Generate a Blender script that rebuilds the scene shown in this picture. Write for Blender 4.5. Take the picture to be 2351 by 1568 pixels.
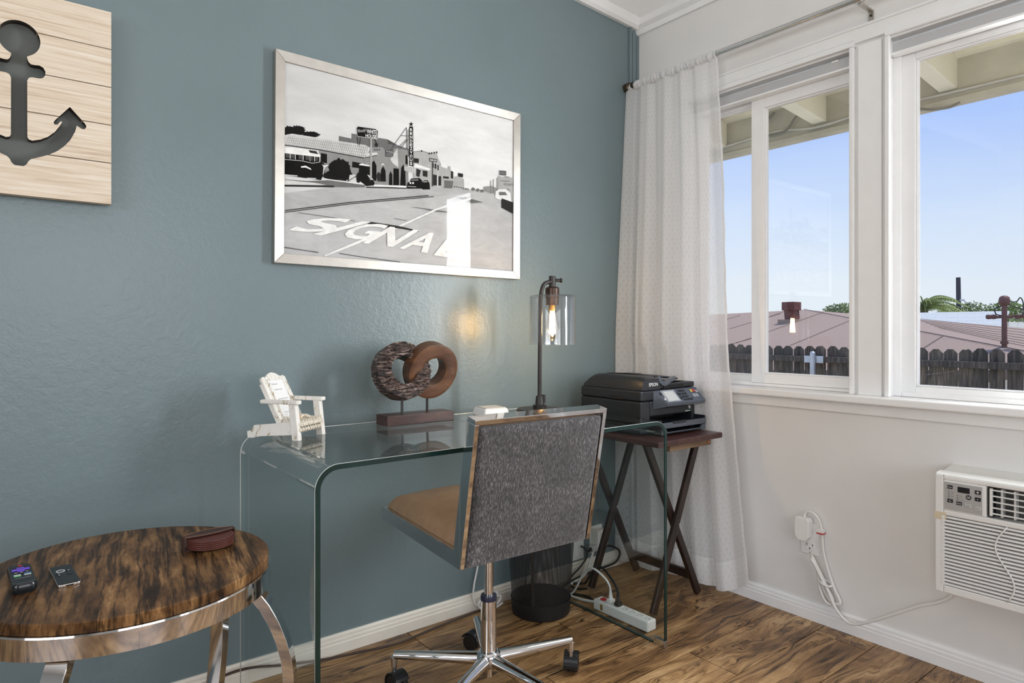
import bpy, bmesh, math, random
from mathutils import Vector, Matrix
random.seed(7)
PI = math.pi
S = bpy.context.scene
C = S.collection
for o in list(bpy.data.objects):
    bpy.data.objects.remove(o)

# ------------------------------------------------------------ camera
EYE = 1.06
FPX = 1505.0
HEAD = math.radians(52.0)                       # heading from +X (along the blue wall) to +Y
cam = bpy.data.cameras.new('camera')
cam.sensor_fit = 'HORIZONTAL'
cam.sensor_width = 36.0
cam.lens = 36.0 * FPX / 2351.0
cam.shift_y = -27.0 / 2351.0
cam.clip_start = 0.02
cam.clip_end = 300
camo = bpy.data.objects.new('camera', cam)
C.objects.link(camo)
camo.location = (0, 0, EYE)
camo.rotation_euler = (PI / 2, 0, HEAD - PI / 2)
S.camera = camo

# ------------------------------------------------------------ view
S.view_settings.view_transform = 'Standard'
S.view_settings.look = 'None'
S.view_settings.gamma = 1
S.view_settings.use_curve_mapping = False
S.view_settings.exposure = 0.14

# ------------------------------------------------------------ sky
W = bpy.data.worlds.new('sky')
S.world = W
W.use_nodes = True
nt = W.node_tree
nt.nodes.clear()
tc = nt.nodes.new('ShaderNodeTexCoord')
sp = nt.nodes.new('ShaderNodeSeparateXYZ')
nt.links.new(tc.outputs['Generated'], sp.inputs[0])
nz = nt.nodes.new('ShaderNodeTexNoise')
nz.inputs['Scale'].default_value = 3.2
nz.inputs['Detail'].default_value = 6
mp = nt.nodes.new('ShaderNodeMapping')
mp.inputs['Scale'].default_value = (1, 1, 4)
nt.links.new(tc.outputs['Generated'], mp.inputs[0])
nt.links.new(mp.outputs[0], nz.inputs['Vector'])
ma = nt.nodes.new('ShaderNodeMath')
ma.operation = 'MULTIPLY_ADD'
ma.inputs[1].default_value = 0.10
nt.links.new(nz.outputs[0], ma.inputs[0])
sb = nt.nodes.new('ShaderNodeMath')
sb.operation = 'SUBTRACT'
sb.inputs[1].default_value = 0.05
nt.links.new(sp.outputs[2], sb.inputs[0])
nt.links.new(sb.outputs[0], ma.inputs[2])
rp = nt.nodes.new('ShaderNodeValToRGB')
cr = rp.color_ramp
cr.elements[0].position = 0.0
cr.elements[0].color = (.80, .86, .93, 1)
cr.elements[1].position = 1.0
cr.elements[1].color = (.16, .30, .72, 1)
for p_, c_ in ((.055, (.78, .85, .94)), (.16, (.64, .76, .98)), (.28, (.41, .57, .98))):
    e = cr.elements.new(p_)
    e.color = (*c_, 1)
nt.links.new(ma.outputs[0], rp.inputs[0])
bg = nt.nodes.new('ShaderNodeBackground')
bg.inputs[1].default_value = 1.0
nt.links.new(rp.outputs[0], bg.inputs[0])
ow = nt.nodes.new('ShaderNodeOutputWorld')
nt.links.new(bg.outputs[0], ow.inputs[0])

# ------------------------------------------------------------ sun and added fill lamps
def light(kind, name, loc, aim, energy, color=(1, 1, 1), sx=1, sy=1):
    l = bpy.data.lights.new(name, kind)
    l.energy = energy
    l.color = color
    if kind == 'AREA':
        l.shape = 'RECTANGLE'
        l.size = sx
        l.size_y = sy
    if kind == 'SUN':
        l.angle = math.radians(.6)
    o = bpy.data.objects.new(name, l)
    C.objects.link(o)
    o.location = loc
    o.rotation_euler = (Vector(aim) - Vector(loc)).to_track_quat('-Z', 'Y').to_euler()
    return o

light('SUN', 'sun', (6, -3, 12), (6 - 3.6, -3 + 1.6, 3.2), 3.2, (1, .95, .88))
# added fill lamps standing in made-up openings behind the camera
light('AREA', 'fill_side_opening', (-2.68, -.55, 1.45), (0, -.55, 1.3), 48, (.985, .99, 1), 2.3, 1.4)
light('AREA', 'fill_patio_opening', (2.44, -2.12, 1.1), (0, -2.0, 1.1), 9, (.95, .98, 1), .9, 1.9)
light('AREA', 'boost_right_window', (2.425, .345, 1.44), (0, .345, 1.44), 46, (.97, .985, 1), .33, 1.06)  # added lamp boosting daylight from the unseen part of the right window
light('AREA', 'fill_front_opening', (.35, -2.78, 1.5), (.35, 0, 1.4), 36, (.99, .99, 1), 2.3, 1.4)

# ------------------------------------------------------------ node helpers
MATS = {}
def newmat(name):
    m = bpy.data.materials.new(name)
    m.use_nodes = True
    n = m.node_tree
    b = n.nodes['Principled BSDF']
    return m, n, b
def N(n, t, **kw):
    x = n.nodes.new(t)
    for k, v in kw.items():
        setattr(x, k, v)
    return x
def ramp(n, fac, stops):
    r = N(n, 'ShaderNodeValToRGB')
    e = r.color_ramp.elements
    while len(e) < len(stops):
        e.new(.5)
    for i, (p, c) in enumerate(stops):
        e[i].position = p
        e[i].color = (*c[:3], 1)
    n.links.new(fac, r.inputs[0])
    return r.outputs[0]
def noise(n, scale, detail=4, vec=None, rough=.55, dist=0):
    x = N(n, 'ShaderNodeTexNoise')
    x.inputs['Scale'].default_value = scale
    x.inputs['Detail'].default_value = detail
    x.inputs['Roughness'].default_value = rough
    x.inputs['Distortion'].default_value = dist
    if vec is not None:
        n.links.new(vec, x.inputs['Vector'])
    return x.outputs[0]
def coords(n, scale=(1, 1, 1), kind='Object', rand=False, rot=(0, 0, 0)):
    t = N(n, 'ShaderNodeTexCoord')
    v = t.outputs[kind]
    if rand:
        oi = N(n, 'ShaderNodeObjectInfo')
        mu = N(n, 'ShaderNodeVectorMath', operation='SCALE')
        mu.inputs[0].default_value = (17.3, 31.7, 23.1)
        n.links.new(oi.outputs['Random'], mu.inputs['Scale'])
        ad = N(n, 'ShaderNodeVectorMath', operation='ADD')
        n.links.new(v, ad.inputs[0])
        n.links.new(mu.outputs[0], ad.inputs[1])
        v = ad.outputs[0]
    m = N(n, 'ShaderNodeMapping')
    m.inputs['Scale'].default_value = scale
    m.inputs['Rotation'].default_value = rot
    n.links.new(v, m.inputs[0])
    return m.outputs[0]
def bump(n, b, h, strength=.2, dist=.01):
    x = N(n, 'ShaderNodeBump')
    x.inputs['Strength'].default_value = strength
    x.inputs['Distance'].default_value = dist
    n.links.new(h, x.inputs['Height'])
    n.links.new(x.outputs[0], b.inputs['Normal'])
def mixc(n, fac, a, b, mode='MIX'):
    x = N(n, 'ShaderNodeMix', data_type='RGBA', blend_type=mode)
    if isinstance(fac, (int, float)):
        x.inputs[0].default_value = fac
    else:
        n.links.new(fac, x.inputs[0])
    for i, q in ((6, a), (7, b)):
        if isinstance(q, tuple):
            x.inputs[i].default_value = (*q[:3], 1)
        else:
            n.links.new(q, x.inputs[i])
    return x.outputs[2]
def plain(name, col, rough=.5, metal=0, var=.08, scale=12, bumps=0, bscale=60, coat=0):
    """principled surface with a little procedural variation"""
    if name in MATS:
        return MATS[name]
    m, n, b = newmat(name)
    v = coords(n)
    f = noise(n, scale, 4, v)
    lo = tuple(max(0, c * (1 - var)) for c in col)
    hi = tuple(min(1, c * (1 + var)) for c in col)
    n.links.new(ramp(n, f, ((.3, lo), (.7, hi))), b.inputs['Base Color'])
    b.inputs['Roughness'].default_value = rough
    b.inputs['Metallic'].default_value = metal
    b.inputs['Coat Weight'].default_value = coat
    if bumps:
        bump(n, b, noise(n, bscale, 3, v), bumps, .002)
    MATS[name] = m
    return m
def emit(name, col, s):
    m, n, b = newmat(name)
    b.inputs['Base Color'].default_value = (*col, 1)
    b.inputs['Emission Color'].default_value = (*col, 1)
    b.inputs['Emission Strength'].default_value = s
    MATS[name] = m
    return m
def sheet_glass(name, tint=(1, 1, 1), ior=1.5, gain=1.0, rough=0.0):
    """clear pane: light goes straight through, surface reflects by Fresnel on both sides"""
    m, n, b = newmat(name)
    n.nodes.remove(b)
    out = n.nodes['Material Output']
    tr = N(n, 'ShaderNodeBsdfTransparent')
    tr.inputs[0].default_value = (*tint, 1)
    gl = N(n, 'ShaderNodeBsdfGlossy')
    gl.inputs['Roughness'].default_value = rough
    g = N(n, 'ShaderNodeNewGeometry')
    mi = N(n, 'ShaderNodeMapRange')
    mi.inputs[3].default_value = ior
    mi.inputs[4].default_value = 1 / ior
    n.links.new(g.outputs['Backfacing'], mi.inputs[0])
    fr = N(n, 'ShaderNodeFresnel')
    n.links.new(mi.outputs[0], fr.inputs['IOR'])
    mu = N(n, 'ShaderNodeMath', operation='MULTIPLY', use_clamp=True)
    mu.inputs[1].default_value = gain
    n.links.new(fr.outputs[0], mu.inputs[0])
    mx = N(n, 'ShaderNodeMixShader')
    n.links.new(mu.outputs[0], mx.inputs[0])
    n.links.new(tr.outputs[0], mx.inputs[1])
    n.links.new(gl.outputs[0], mx.inputs[2])
    n.links.new(mx.outputs[0], out.inputs[0])
    MATS[name] = m
    return m

# ------------------------------------------------------------ materials
def wall_paint(name, col, rough, bs=.35, bscale=90):
    m, n, b = newmat(name)
    v = coords(n)
    f = noise(n, 2.5, 3, v)
    n.links.new(ramp(n, f, ((.3, tuple(c * .96 for c in col)), (.7, tuple(min(1, c * 1.04) for c in col)))), b.inputs['Base Color'])
    b.inputs['Roughness'].default_value = rough
    a = noise(n, bscale, 3, v)
    a2 = noise(n, bscale * .30, 4, v, dist=.6)
    ad = N(n, 'ShaderNodeMath', operation='MULTIPLY_ADD')
    ad.inputs[1].default_value = .5
    n.links.new(a, ad.inputs[0])
    n.links.new(a2, ad.inputs[2])
    bump(n, b, ad.outputs[0], bs, .004)
    MATS[name] = m
    return m
BLUE = wall_paint('blue_paint', (.168, .223, .240), .31, .26, 150)
WHITE = wall_paint('white_wall_paint', (.80, .79, .772), .55, .08, 60)
BACKW = wall_paint('grey_back_wall_paint', (.34, .35, .35), .6, .08, 60)
CEIL = wall_paint('ceiling_paint', (.88, .87, .85), .6, .08, 60)
TRIM = plain('white_trim', (.90, .90, .895), .32, var=.02)
CREAMTRIM = plain('cream_baseboard', (.84, .79, .70), .4, var=.03)
VINYL = plain('white_vinyl', (.91, .91, .91), .28, var=.02)
CHROME = plain('chrome', (.70, .70, .71), .045, 1, var=.01)
NICKEL = plain('brushed_nickel', (.57, .54, .50), .38, 1, var=.06, scale=30)
STEEL = plain('steel', (.66, .66, .66), .25, 1, var=.04)
BLACKP = plain('black_plastic', (.013, .014, .016), .38, var=.1)
BINB = plain('bin_black', (.008, .008, .009), .6, var=.1)
BLACKS = plain('black_satin_metal', (.035, .030, .028), .42, .3, var=.15)
DARKV = plain('dark_void', (.006, .006, .007), .8)
PRN = plain('printer_black', (.016, .018, .023), .36, var=.06, bumps=.05, bscale=400)
PRNP = plain('printer_panel', (.10, .115, .14), .22, .3, var=.03)
WPLASTIC = plain('white_plastic', (.85, .845, .83), .35, var=.02)
GREYP = plain('grey_plastic', (.56, .56, .55), .4, var=.03)
CORDW = plain('white_cord', (.80, .79, .76), .45, var=.03)
CORDB = plain('black_cord', (.018, .018, .018), .5)
CORDBR = plain('brown_cord', (.055, .032, .022), .5)
INK = plain('black_ink', (.012, .012, .013), .6)
WINK = plain('white_ink', (.85, .85, .85), .5, var=.02)
RED = plain('red_plastic', (.55, .03, .03), .35)
GREENINK = plain('green_ink', (.25, .75, .3), .5)
YEL = plain('yellow_plastic', (.75, .62, .10), .4)
PURPLE = plain('purple_rubber', (.16, .07, .62), .4)
TAPE = plain('masking_tape', (.66, .56, .40), .6)

def wood_floor():
    m, n, b = newmat('floor_wood')
    v = coords(n, (1.0, 6.5, 6), rand=True)
    w = noise(n, 1.7, 3, v, .5, .4)
    addv = N(n, 'ShaderNodeVectorMath', operation='ADD')
    sc = N(n, 'ShaderNodeVectorMath', operation='SCALE')
    cx = N(n, 'ShaderNodeCombineXYZ')
    n.links.new(w, cx.inputs[1])
    n.links.new(cx.outputs[0], sc.inputs[0])
    sc.inputs['Scale'].default_value = 1.3
    n.links.new(v, addv.inputs[0])
    n.links.new(sc.outputs[0], addv.inputs[1])
    v2 = addv.outputs[0]
    A = noise(n, 1.9, 8, v2, .64, .35)
    st = N(n, 'ShaderNodeMapping')
    st.inputs['Scale'].default_value = (1.3, 5.5, 5)
    n.links.new(v2, st.inputs[0])
    B = noise(n, 2.4, 6, st.outputs[0], .65, .5)
    c1 = ramp(n, A, ((.27, (.070, .034, .013)), (.41, (.26, .142, .058)), (.54, (.48, .285, .125)), (.70, (.74, .50, .26))))
    c2 = ramp(n, B, ((.36, (.09, .07, .055)), (.455, (.66, .60, .54)), (.56, (1, 1, 1)), (.72, (1.0, 1.0, 1.0))))
    col = mixc(n, .95, c1, c2, 'MULTIPLY')
    oi = N(n, 'ShaderNodeObjectInfo')
    tone = ramp(n, oi.outputs['Random'], ((0, (.84, .82, .80)), (1, (1.0, 1.0, 1.0))))
    col = mixc(n, 1.0, col, tone, 'MULTIPLY')
    n.links.new(col, b.inputs['Base Color'])
    b.inputs['Roughness'].default_value = .38
    bump(n, b, B, .35, .004)
    MATS['floor_wood'] = m
    return m
FLOOR = wood_floor()
def rustic_top():
    m, n, b = newmat('rustic_table_wood')
    base = coords(n, (1, 1, 1), rot=(0, 0, .15))
    sp = N(n, 'ShaderNodeSeparateXYZ')
    n.links.new(base, sp.inputs[0])
    # boards about ten centimetres wide, each with its own grain and tone
    fl = N(n, 'ShaderNodeMath', operation='MULTIPLY_ADD')
    fl.inputs[1].default_value = 9.0
    fl.inputs[2].default_value = .35
    n.links.new(sp.outputs[0], fl.inputs[0])
    fo = N(n, 'ShaderNodeMath', operation='FLOOR')
    n.links.new(fl.outputs[0], fo.inputs[0])
    wn = N(n, 'ShaderNodeTexWhiteNoise', noise_dimensions='1D')
    n.links.new(fo.outputs[0], wn.inputs['W'])
    off = N(n, 'ShaderNodeCombineXYZ')
    mu = N(n, 'ShaderNodeMath', operation='MULTIPLY')
    mu.inputs[1].default_value = 13.0
    n.links.new(wn.outputs[0], mu.inputs[0])
    n.links.new(mu.outputs[0], off.inputs[1])
    ad = N(n, 'ShaderNodeVectorMath', operation='ADD')
    n.links.new(base, ad.inputs[0])
    n.links.new(off.outputs[0], ad.inputs[1])
    # wandering of the grain
    w = noise(n, 9, 3, ad.outputs[0], .5, .3)
    wx = N(n, 'ShaderNodeCombineXYZ')
    ws = N(n, 'ShaderNodeMath', operation='MULTIPLY')
    ws.inputs[1].default_value = .016
    n.links.new(w, ws.inputs[0])
    n.links.new(ws.outputs[0], wx.inputs[0])
    a2 = N(n, 'ShaderNodeVectorMath', operation='ADD')
    n.links.new(ad.outputs[0], a2.inputs[0])
    n.links.new(wx.outputs[0], a2.inputs[1])
    g = N(n, 'ShaderNodeMapping')
    g.inputs['Scale'].default_value = (95, 6, 20)
    n.links.new(a2.outputs[0], g.inputs[0])
    G = noise(n, 1.0, 5, g.outputs[0], .6, .2)
    blot = N(n, 'ShaderNodeMapping')
    blot.inputs['Scale'].default_value = (34, 9, 10)
    n.links.new(a2.outputs[0], blot.inputs[0])
    A = noise(n, 1.0, 8, blot.outputs[0], .66, .0)
    c1 = ramp(n, A, ((.32, (.048, .025, .012)), (.44, (.14, .071, .030)), (.56, (.27, .148, .063)), (.70, (.46, .28, .13))))
    c2 = ramp(n, G, ((.40, (.12, .10, .08)), (.49, (.75, .72, .68)), (.56, (1.1, 1.08, 1.05))))
    col = mixc(n, .85, c1, c2, 'MULTIPLY')
    tone = ramp(n, wn.outputs[0], ((0, (.70, .67, .62)), (1, (1.08, 1.05, 1.0))))
    col = mixc(n, 1, col, tone, 'MULTIPLY')
    n.links.new(col, b.inputs['Base Color'])
    b.inputs['Roughness'].default_value = .40
    b.inputs['Specular IOR Level'].default_value = .25
    bump(n, b, G, .2, .002)
    MATS['rustic'] = m
    return m
RUSTIC = rustic_top()
def stained(name, dark, mid, light_, scale=(3, 30, 30), rough=.45, bs=.15, rot=(0, 0, 0), rand=False):
    m, n, b = newmat(name)
    v = coords(n, scale, rand=rand, rot=rot)
    A = noise(n, 1.6, 7, v, .6, .6)
    n.links.new(ramp(n, A, ((.3, dark), (.5, mid), (.72, light_))), b.inputs['Base Color'])
    b.inputs['Roughness'].default_value = rough
    bump(n, b, A, bs, .002)
    MATS[name] = m
    return m
PALE = stained('whitewashed_pine', (.56, .43, .31), (.73, .62, .49), (.83, .76, .66), (3, 1, 75), .6, .12, rand=True)
DARKCUT = plain('dark_cut_edge', (.035, .026, .02), .7)  # darker material for the inner faces of the anchor cut-out
ESPRESSO = stained('espresso_wood', (.012, .007, .006), (.026, .014, .011), (.05, .028, .02), (20, 20, 3), .35, .08)
ESPTOP = stained('espresso_top', (.035, .012, .011), (.055, .020, .017), (.09, .036, .030), (20, 3, 20), .3, .06)
RAWWOOD = stained('bare_wood', (.09, .05, .025), (.17, .10, .055), (.24, .15, .085), (3, 30, 30), .7)
RINGW = stained('carved_brown_wood', (.045, .018, .009), (.115, .050, .024), (.21, .100, .050), (6, 6, 14), .38, .12)
BASEW = stained('sculpture_base_wood', (.028, .013, .011), (.062, .030, .024), (.11, .056, .042), (3, 25, 25), .4, .1)
def hammered():
    m, n, b = newmat('gouged_dark_wood')
    v = coords(n, (26, 26, 150))
    A = noise(n, 1.3, 6, v, .6, .8)
    n.links.new(ramp(n, A, ((.40, (.008, .005, .004)), (.49, (.045, .024, .017)), (.57, (.16, .10, .082)), (.68, (.42, .34, .31)))), b.inputs['Base Color'])
    b.inputs['Roughness'].default_value = .42
    bump(n, b, A, .9, .006)
    MATS['hammer'] = m
    return m
HAMMER = hammered()
def fabric():
    m, n, b = newmat('grey_chenille')
    v = coords(n, (230, 80, 60))
    A = noise(n, 1.6, 5, v, .7, .3)
    v2 = coords(n, (9, 9, 7))
    B = noise(n, 1, 5, v2, .6, .5)
    c1 = ramp(n, A, ((.38, (.012, .010, .011)), (.52, (.060, .055, .058)), (.68, (.27, .26, .268))))
    c2 = ramp(n, B, ((.35, (.60, .57, .58)), (.65, (1.1, 1.08, 1.08))))
    n.links.new(mixc(n, 1, c1, c2, 'MULTIPLY'), b.inputs['Base Color'])
    b.inputs['Roughness'].default_value = .85
    b.inputs['Sheen Weight'].default_value = .35
    bump(n, b, A, .5, .002)
    MATS['fabric'] = m
    return m
FABRIC = fabric()
LEATHER = plain('tan_leather', (.34, .205, .115), .42, var=.10, scale=30, bumps=.25, bscale=120)
REDLEATHER = plain('oxblood_leather', (.105, .028, .020), .42, var=.15, scale=30)
DKLEATHER = plain('brown_leather', (.052, .022, .017), .45, var=.15, scale=40)
STITCH = plain('orange_thread', (.45, .20, .08), .7)
WHITEWASH = None
def distressed():
    m, n, b = newmat('distressed_white_paint')
    v = coords(n, (40, 40, 14))
    A = noise(n, 1.5, 6, v, .65, .6)
    n.links.new(ramp(n, A, ((.33, (.07, .04, .022)), (.38, (.50, .41, .30)), (.44, (.84, .81, .75)), (.8, (.9, .89, .86)))), b.inputs['Base Color'])
    b.inputs['Roughness'].default_value = .7
    bump(n, b, A, .3, .002)
    MATS['distressed'] = m
    return m
DISTRESS = distressed()
ROPE = plain('woven_shell_rope', (.74, .68, .57), .7, var=.25, scale=160, bumps=.6, bscale=220)
PAPER = plain('white_paper', (.90, .90, .90), .6, var=.01)
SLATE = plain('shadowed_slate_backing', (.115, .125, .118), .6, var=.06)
GLASS = sheet_glass('window_glass', (.97, .98, .98), 1.5)
PICGLASS = sheet_glass('picture_glass', (.985, .985, .985), 1.45, .2)
DESKGLASS = sheet_glass('desk_glass', (.935, .963, .957), 1.52, 1.1)
BULBGLASS = sheet_glass('bulb_glass', (.95, .84, .62), 1.5, 2.0)
SHADEGLASS = sheet_glass('lamp_shade_glass', (.965, .965, .975), 1.5, 1.7)
EDGE = plain('green_glass_edge', (.006, .026, .023), .22, 0, var=.2)
EDGELIGHT = plain('polished_glass_edge', (.72, .76, .74), .15, .2, var=.05, coat=.5)
def fence_wood():
    m, n, b = newmat('weathered_fence_wood')
    v = coords(n, (22, 22, 2.0), rand=True)
    A = noise(n, 1.4, 8, v, .65, .8)
    oi = N(n, 'ShaderNodeObjectInfo')
    c = ramp(n, A, ((.28, (.024, .019, .017)), (.48, (.090, .074, .060)), (.62, (.19, .155, .118)), (.78, (.32, .27, .21))))
    t = ramp(n, oi.outputs['Random'], ((0, (.6, .6, .62)), (1, (1.15, 1.1, 1.05))))
    n.links.new(mixc(n, 1, c, t, 'MULTIPLY'), b.inputs['Base Color'])
    b.inputs['Roughness'].default_value = .85
    bump(n, b, A, .5, .01)
    MATS['fence'] = m
    return m
FENCE = fence_wood()
ROOFM = plain('brown_roll_roofing', (.36, .255, .20), .9, var=.12, scale=60, bumps=.3, bscale=200)
ROOFD = plain('roofing_lap', (.10, .07, .06), .9)
VENTM = plain('rusty_red_vent', (.15, .045, .035), .7, var=.25, scale=8)
MASTM = plain('red_brown_mast', (.17, .075, .06), .6, var=.2, scale=12)
GALV = plain('galvanised_steel', (.55, .58, .62), .45, .6, var=.1)
EAVE = plain('cream_eave_paint', (.86, .81, .65), .7, var=.06, scale=4)
FASC = plain('grey_fascia_paint', (.50, .465, .36), .75, var=.15, scale=6, bumps=.3, bscale=20)
WSIDE = plain('white_shingle', (.86, .85, .78), .8, var=.04)
LEAF1 = plain('palm_green', (.27, .33, .08), .6, var=.5, scale=.9)
LEAF2 = plain('tree_green', (.17, .24, .06), .7, var=.5, scale=.8)
POLEM = plain('tarred_pole', (.05, .045, .06), .8)
EARTH = plain('yard_earth', (.50, .44, .35), .9, var=.3, scale=2)

def sheer(name, cover, cov2):
    m, n, b = newmat(name)
    n.nodes.remove(b)
    out = n.nodes['Material Output']
    uv = N(n, 'ShaderNodeTexCoord')
    sp = N(n, 'ShaderNodeSeparateXYZ')
    n.links.new(uv.outputs['UV'], sp.inputs[0])
    # woven slots: staggered dashes, cloth metres in UV
    def M(op, a, bv=None, c=None):
        x = N(n, 'ShaderNodeMath', operation=op)
        for i, q in enumerate((a, bv, c)):
            if q is None:
                continue
            if isinstance(q, (int, float)):
                x.inputs[i].default_value = q
            else:
                n.links.new(q, x.inputs[i])
        return x.outputs[0]
    row = M('MULTIPLY', sp.outputs[1], 1 / .020)
    rowi = M('FLOOR', row)
    stag = M('MULTIPLY', rowi, .5)
    colu = M('ADD', M('MULTIPLY', sp.outputs[0], 1 / .017), stag)
    fx = M('ABSOLUTE', M('SUBTRACT', M('FRACT', colu), .5))
    fy = M('ABSOLUTE', M('SUBTRACT', M('FRACT', row), .5))
    slot = M('MULTIPLY', M('LESS_THAN', fx, .055), M('LESS_THAN', fy, .21))
    df = N(n, 'ShaderNodeBsdfDiffuse')
    df.inputs[0].default_value = (.985, .985, .99, 1)
    tl = N(n, 'ShaderNodeBsdfTranslucent')
    tl.inputs[0].default_value = (.975, .975, .98, 1)
    tp = N(n, 'ShaderNodeBsdfTransparent')
    m1 = N(n, 'ShaderNodeMixShader')
    m1.inputs[0].default_value = .40
    n.links.new(df.outputs[0], m1.inputs[1])
    n.links.new(tl.outputs[0], m1.inputs[2])
    fac = M('SUBTRACT', cover, M('MULTIPLY', slot, cov2))
    m2 = N(n, 'ShaderNodeMixShader')
    n.links.new(fac, m2.inputs[0])
    n.links.new(tp.outputs[0], m2.inputs[1])
    n.links.new(m1.outputs[0], m2.inputs[2])
    n.links.new(m2.outputs[0], out.inputs[0])
    MATS[name] = m
    return m
SHEER = sheer('sheer_white_cloth', .71, .20)
HEMM = sheer('doubled_sheer_cloth', .92, .2)
def wire_mesh():
    m, n, b = newmat('black_wire_mesh')
    b.inputs['Base Color'].default_value = (.016, .016, .017, 1)
    b.inputs['Roughness'].default_value = .45
    uv = N(n, 'ShaderNodeTexCoord')
    sp = N(n, 'ShaderNodeSeparateXYZ')
    n.links.new(uv.outputs['UV'], sp.inputs[0])
    def M(op, a, bv):
        x = N(n, 'ShaderNodeMath', operation=op)
        for i, q in enumerate((a, bv)):
            if isinstance(q, (int, float)):
                x.inputs[i].default_value = q
            else:
                n.links.new(q, x.inputs[i])
        return x.outputs[0]
    def tri(q):
        f = M('FRACT', q, 0)
        return M('ABSOLUTE', M('SUBTRACT', f, .5), 0)
    k = 1 / .0052
    u = M('MULTIPLY', sp.outputs[0], k)
    v = M('MULTIPLY', sp.outputs[1], k)
    w = M('GREATER_THAN', M('MAXIMUM', tri(M('ADD', u, v)), tri(M('SUBTRACT', u, v))), .315)
    n.links.new(w, b.inputs['Alpha'])
    MATS['wire'] = m
    return m
WIRE = wire_mesh()

# ------------------------------------------------------------ geometry helpers
def smooth_path(pts, n=8, closed=False):
    P = [Vector(p) for p in pts]
    out = []
    L = len(P)
    segs = L if closed else L - 1
    for i in range(segs):
        if closed:
            a, b, c, d = P[i - 1], P[i], P[(i + 1) % L], P[(i + 2) % L]
        else:
            a, b, c, d = P[max(i - 1, 0)], P[i], P[i + 1], P[min(i + 2, L - 1)]
        for k in range(n):
            t = k / n
            out.append(.5 * ((2 * b) + (c - a) * t + (2 * a - 5 * b + 4 * c - d) * t * t + (3 * b - a - 3 * c + d) * t ** 3))
    if not closed:
        out.append(P[-1])
    return out
def root_loc(o):
    v = Vector((0, 0, 0))
    while o is not None:
        v = v + o.location
        o = o.parent
    return v
class MB:
    def __init__(self):
        self.v = []
        self.f = []
        self.mi = []
        self.uv = {}
        self.slot = 0
    def add(self, vs, fs):
        k = len(self.v)
        self.v += [Vector(p) for p in vs]
        for f in fs:
            self.f.append([i + k for i in f])
            self.mi.append(self.slot)
        return self
    def box(self, a, b, rot=None, piv=None):
        x0, y0, z0 = a
        x1, y1, z1 = b
        vs = [Vector(p) for p in ((x0, y0, z0), (x1, y0, z0), (x1, y1, z0), (x0, y1, z0), (x0, y0, z1), (x1, y0, z1), (x1, y1, z1), (x0, y1, z1))]
        if rot is not None:
            c = Vector(piv) if piv is not None else (vs[0] + vs[6]) / 2
            vs = [rot @ (p - c) + c for p in vs]
        return self.add(vs, ((3, 2, 1, 0), (4, 5, 6, 7), (0, 1, 5, 4), (1, 2, 6, 5), (2, 3, 7, 6), (3, 0, 4, 7)))
    def bar(self, p0, p1, w, h, up=(0, 0, 1)):
        """rectangular bar from p0 to p1; w across, h along 'up'"""
        p0, p1 = Vector(p0), Vector(p1)
        d = (p1 - p0).normalized()
        s = d.cross(Vector(up)).normalized()
        u = s.cross(d).normalized()
        vs = []
        for p in (p0, p1):
            for a, b in ((-1, -1), (1, -1), (1, 1), (-1, 1)):
                vs.append(p + s * (a * w / 2) + u * (b * h / 2))
        return self.add(vs, ((0, 1, 2, 3), (7, 6, 5, 4), (0, 4, 5, 1), (1, 5, 6, 2), (2, 6, 7, 3), (3, 7, 4, 0)))
    def cyl(self, p0, p1, r0, r1=None, n=24, caps=True):
        r1 = r0 if r1 is None else r1
        p0, p1 = Vector(p0), Vector(p1)
        d = (p1 - p0).normalized()
        t = Vector((1, 0, 0)) if abs(d.x) < .9 else Vector((0, 1, 0))
        s = d.cross(t).normalized()
        u = d.cross(s)
        vs = []
        for p, r in ((p0, r0), (p1, r1)):
            for i in range(n):
                a = 2 * PI * i / n
                vs.append(p + s * (r * math.cos(a)) + u * (r * math.sin(a)))
        fs = [(i, (i + 1) % n, n + (i + 1) % n, n + i) for i in range(n)]
        if caps:
            fs += [tuple(range(n - 1, -1, -1)), tuple(range(n, 2 * n))]
        return self.add(vs, fs)
    def tube(self, pts, r, n=8, closed=False):
        P = [Vector(p) for p in pts]
        L = len(P)
        vs = []
        prev = None
        for i in range(L):
            if closed:
                d = P[(i + 1) % L] - P[i - 1]
            else:
                d = P[min(i + 1, L - 1)] - P[max(i - 1, 0)]
            if d.length < 1e-9:
                d = Vector((0, 0, 1))
            d.normalize()
            if prev is None:
                t = Vector((0, 0, 1)) if abs(d.z) < .9 else Vector((1, 0, 0))
                s = d.cross(t).normalized()
            else:
                s = (prev - d * prev.dot(d))
                if s.length < 1e-6:
                    s = d.cross(Vector((0, 0, 1)))
                s.normalize()
            prev = s
            u = d.cross(s)
            rr = r[i] if isinstance(r, (list, tuple)) else r
            for k in range(n):
                a = 2 * PI * k / n
                vs.append(P[i] + s * (rr * math.cos(a)) + u * (rr * math.sin(a)))
        fs = []
        for i in range(L if closed else L - 1):
            j = (i + 1) % L
            for k in range(n):
                fs.append((i * n + k, i * n + (k + 1) % n, j * n + (k + 1) % n, j * n + k))
        if not closed:
            fs.append(tuple(range(n - 1, -1, -1)))
            fs.append(tuple(range((L - 1) * n, L * n)))
        return self.add(vs, fs)
    def prism(self, poly, ext):
        """closed 3D polygon extruded by vector ext"""
        P = [Vector(p) for p in poly]
        e = Vector(ext)
        n = len(P)
        vs = P + [p + e for p in P]
        fs = [tuple(range(n - 1, -1, -1)), tuple(range(n, 2 * n))]
        fs += [(i, (i + 1) % n, n + (i + 1) % n, n + i) for i in range(n)]
        return self.add(vs, fs)
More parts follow.
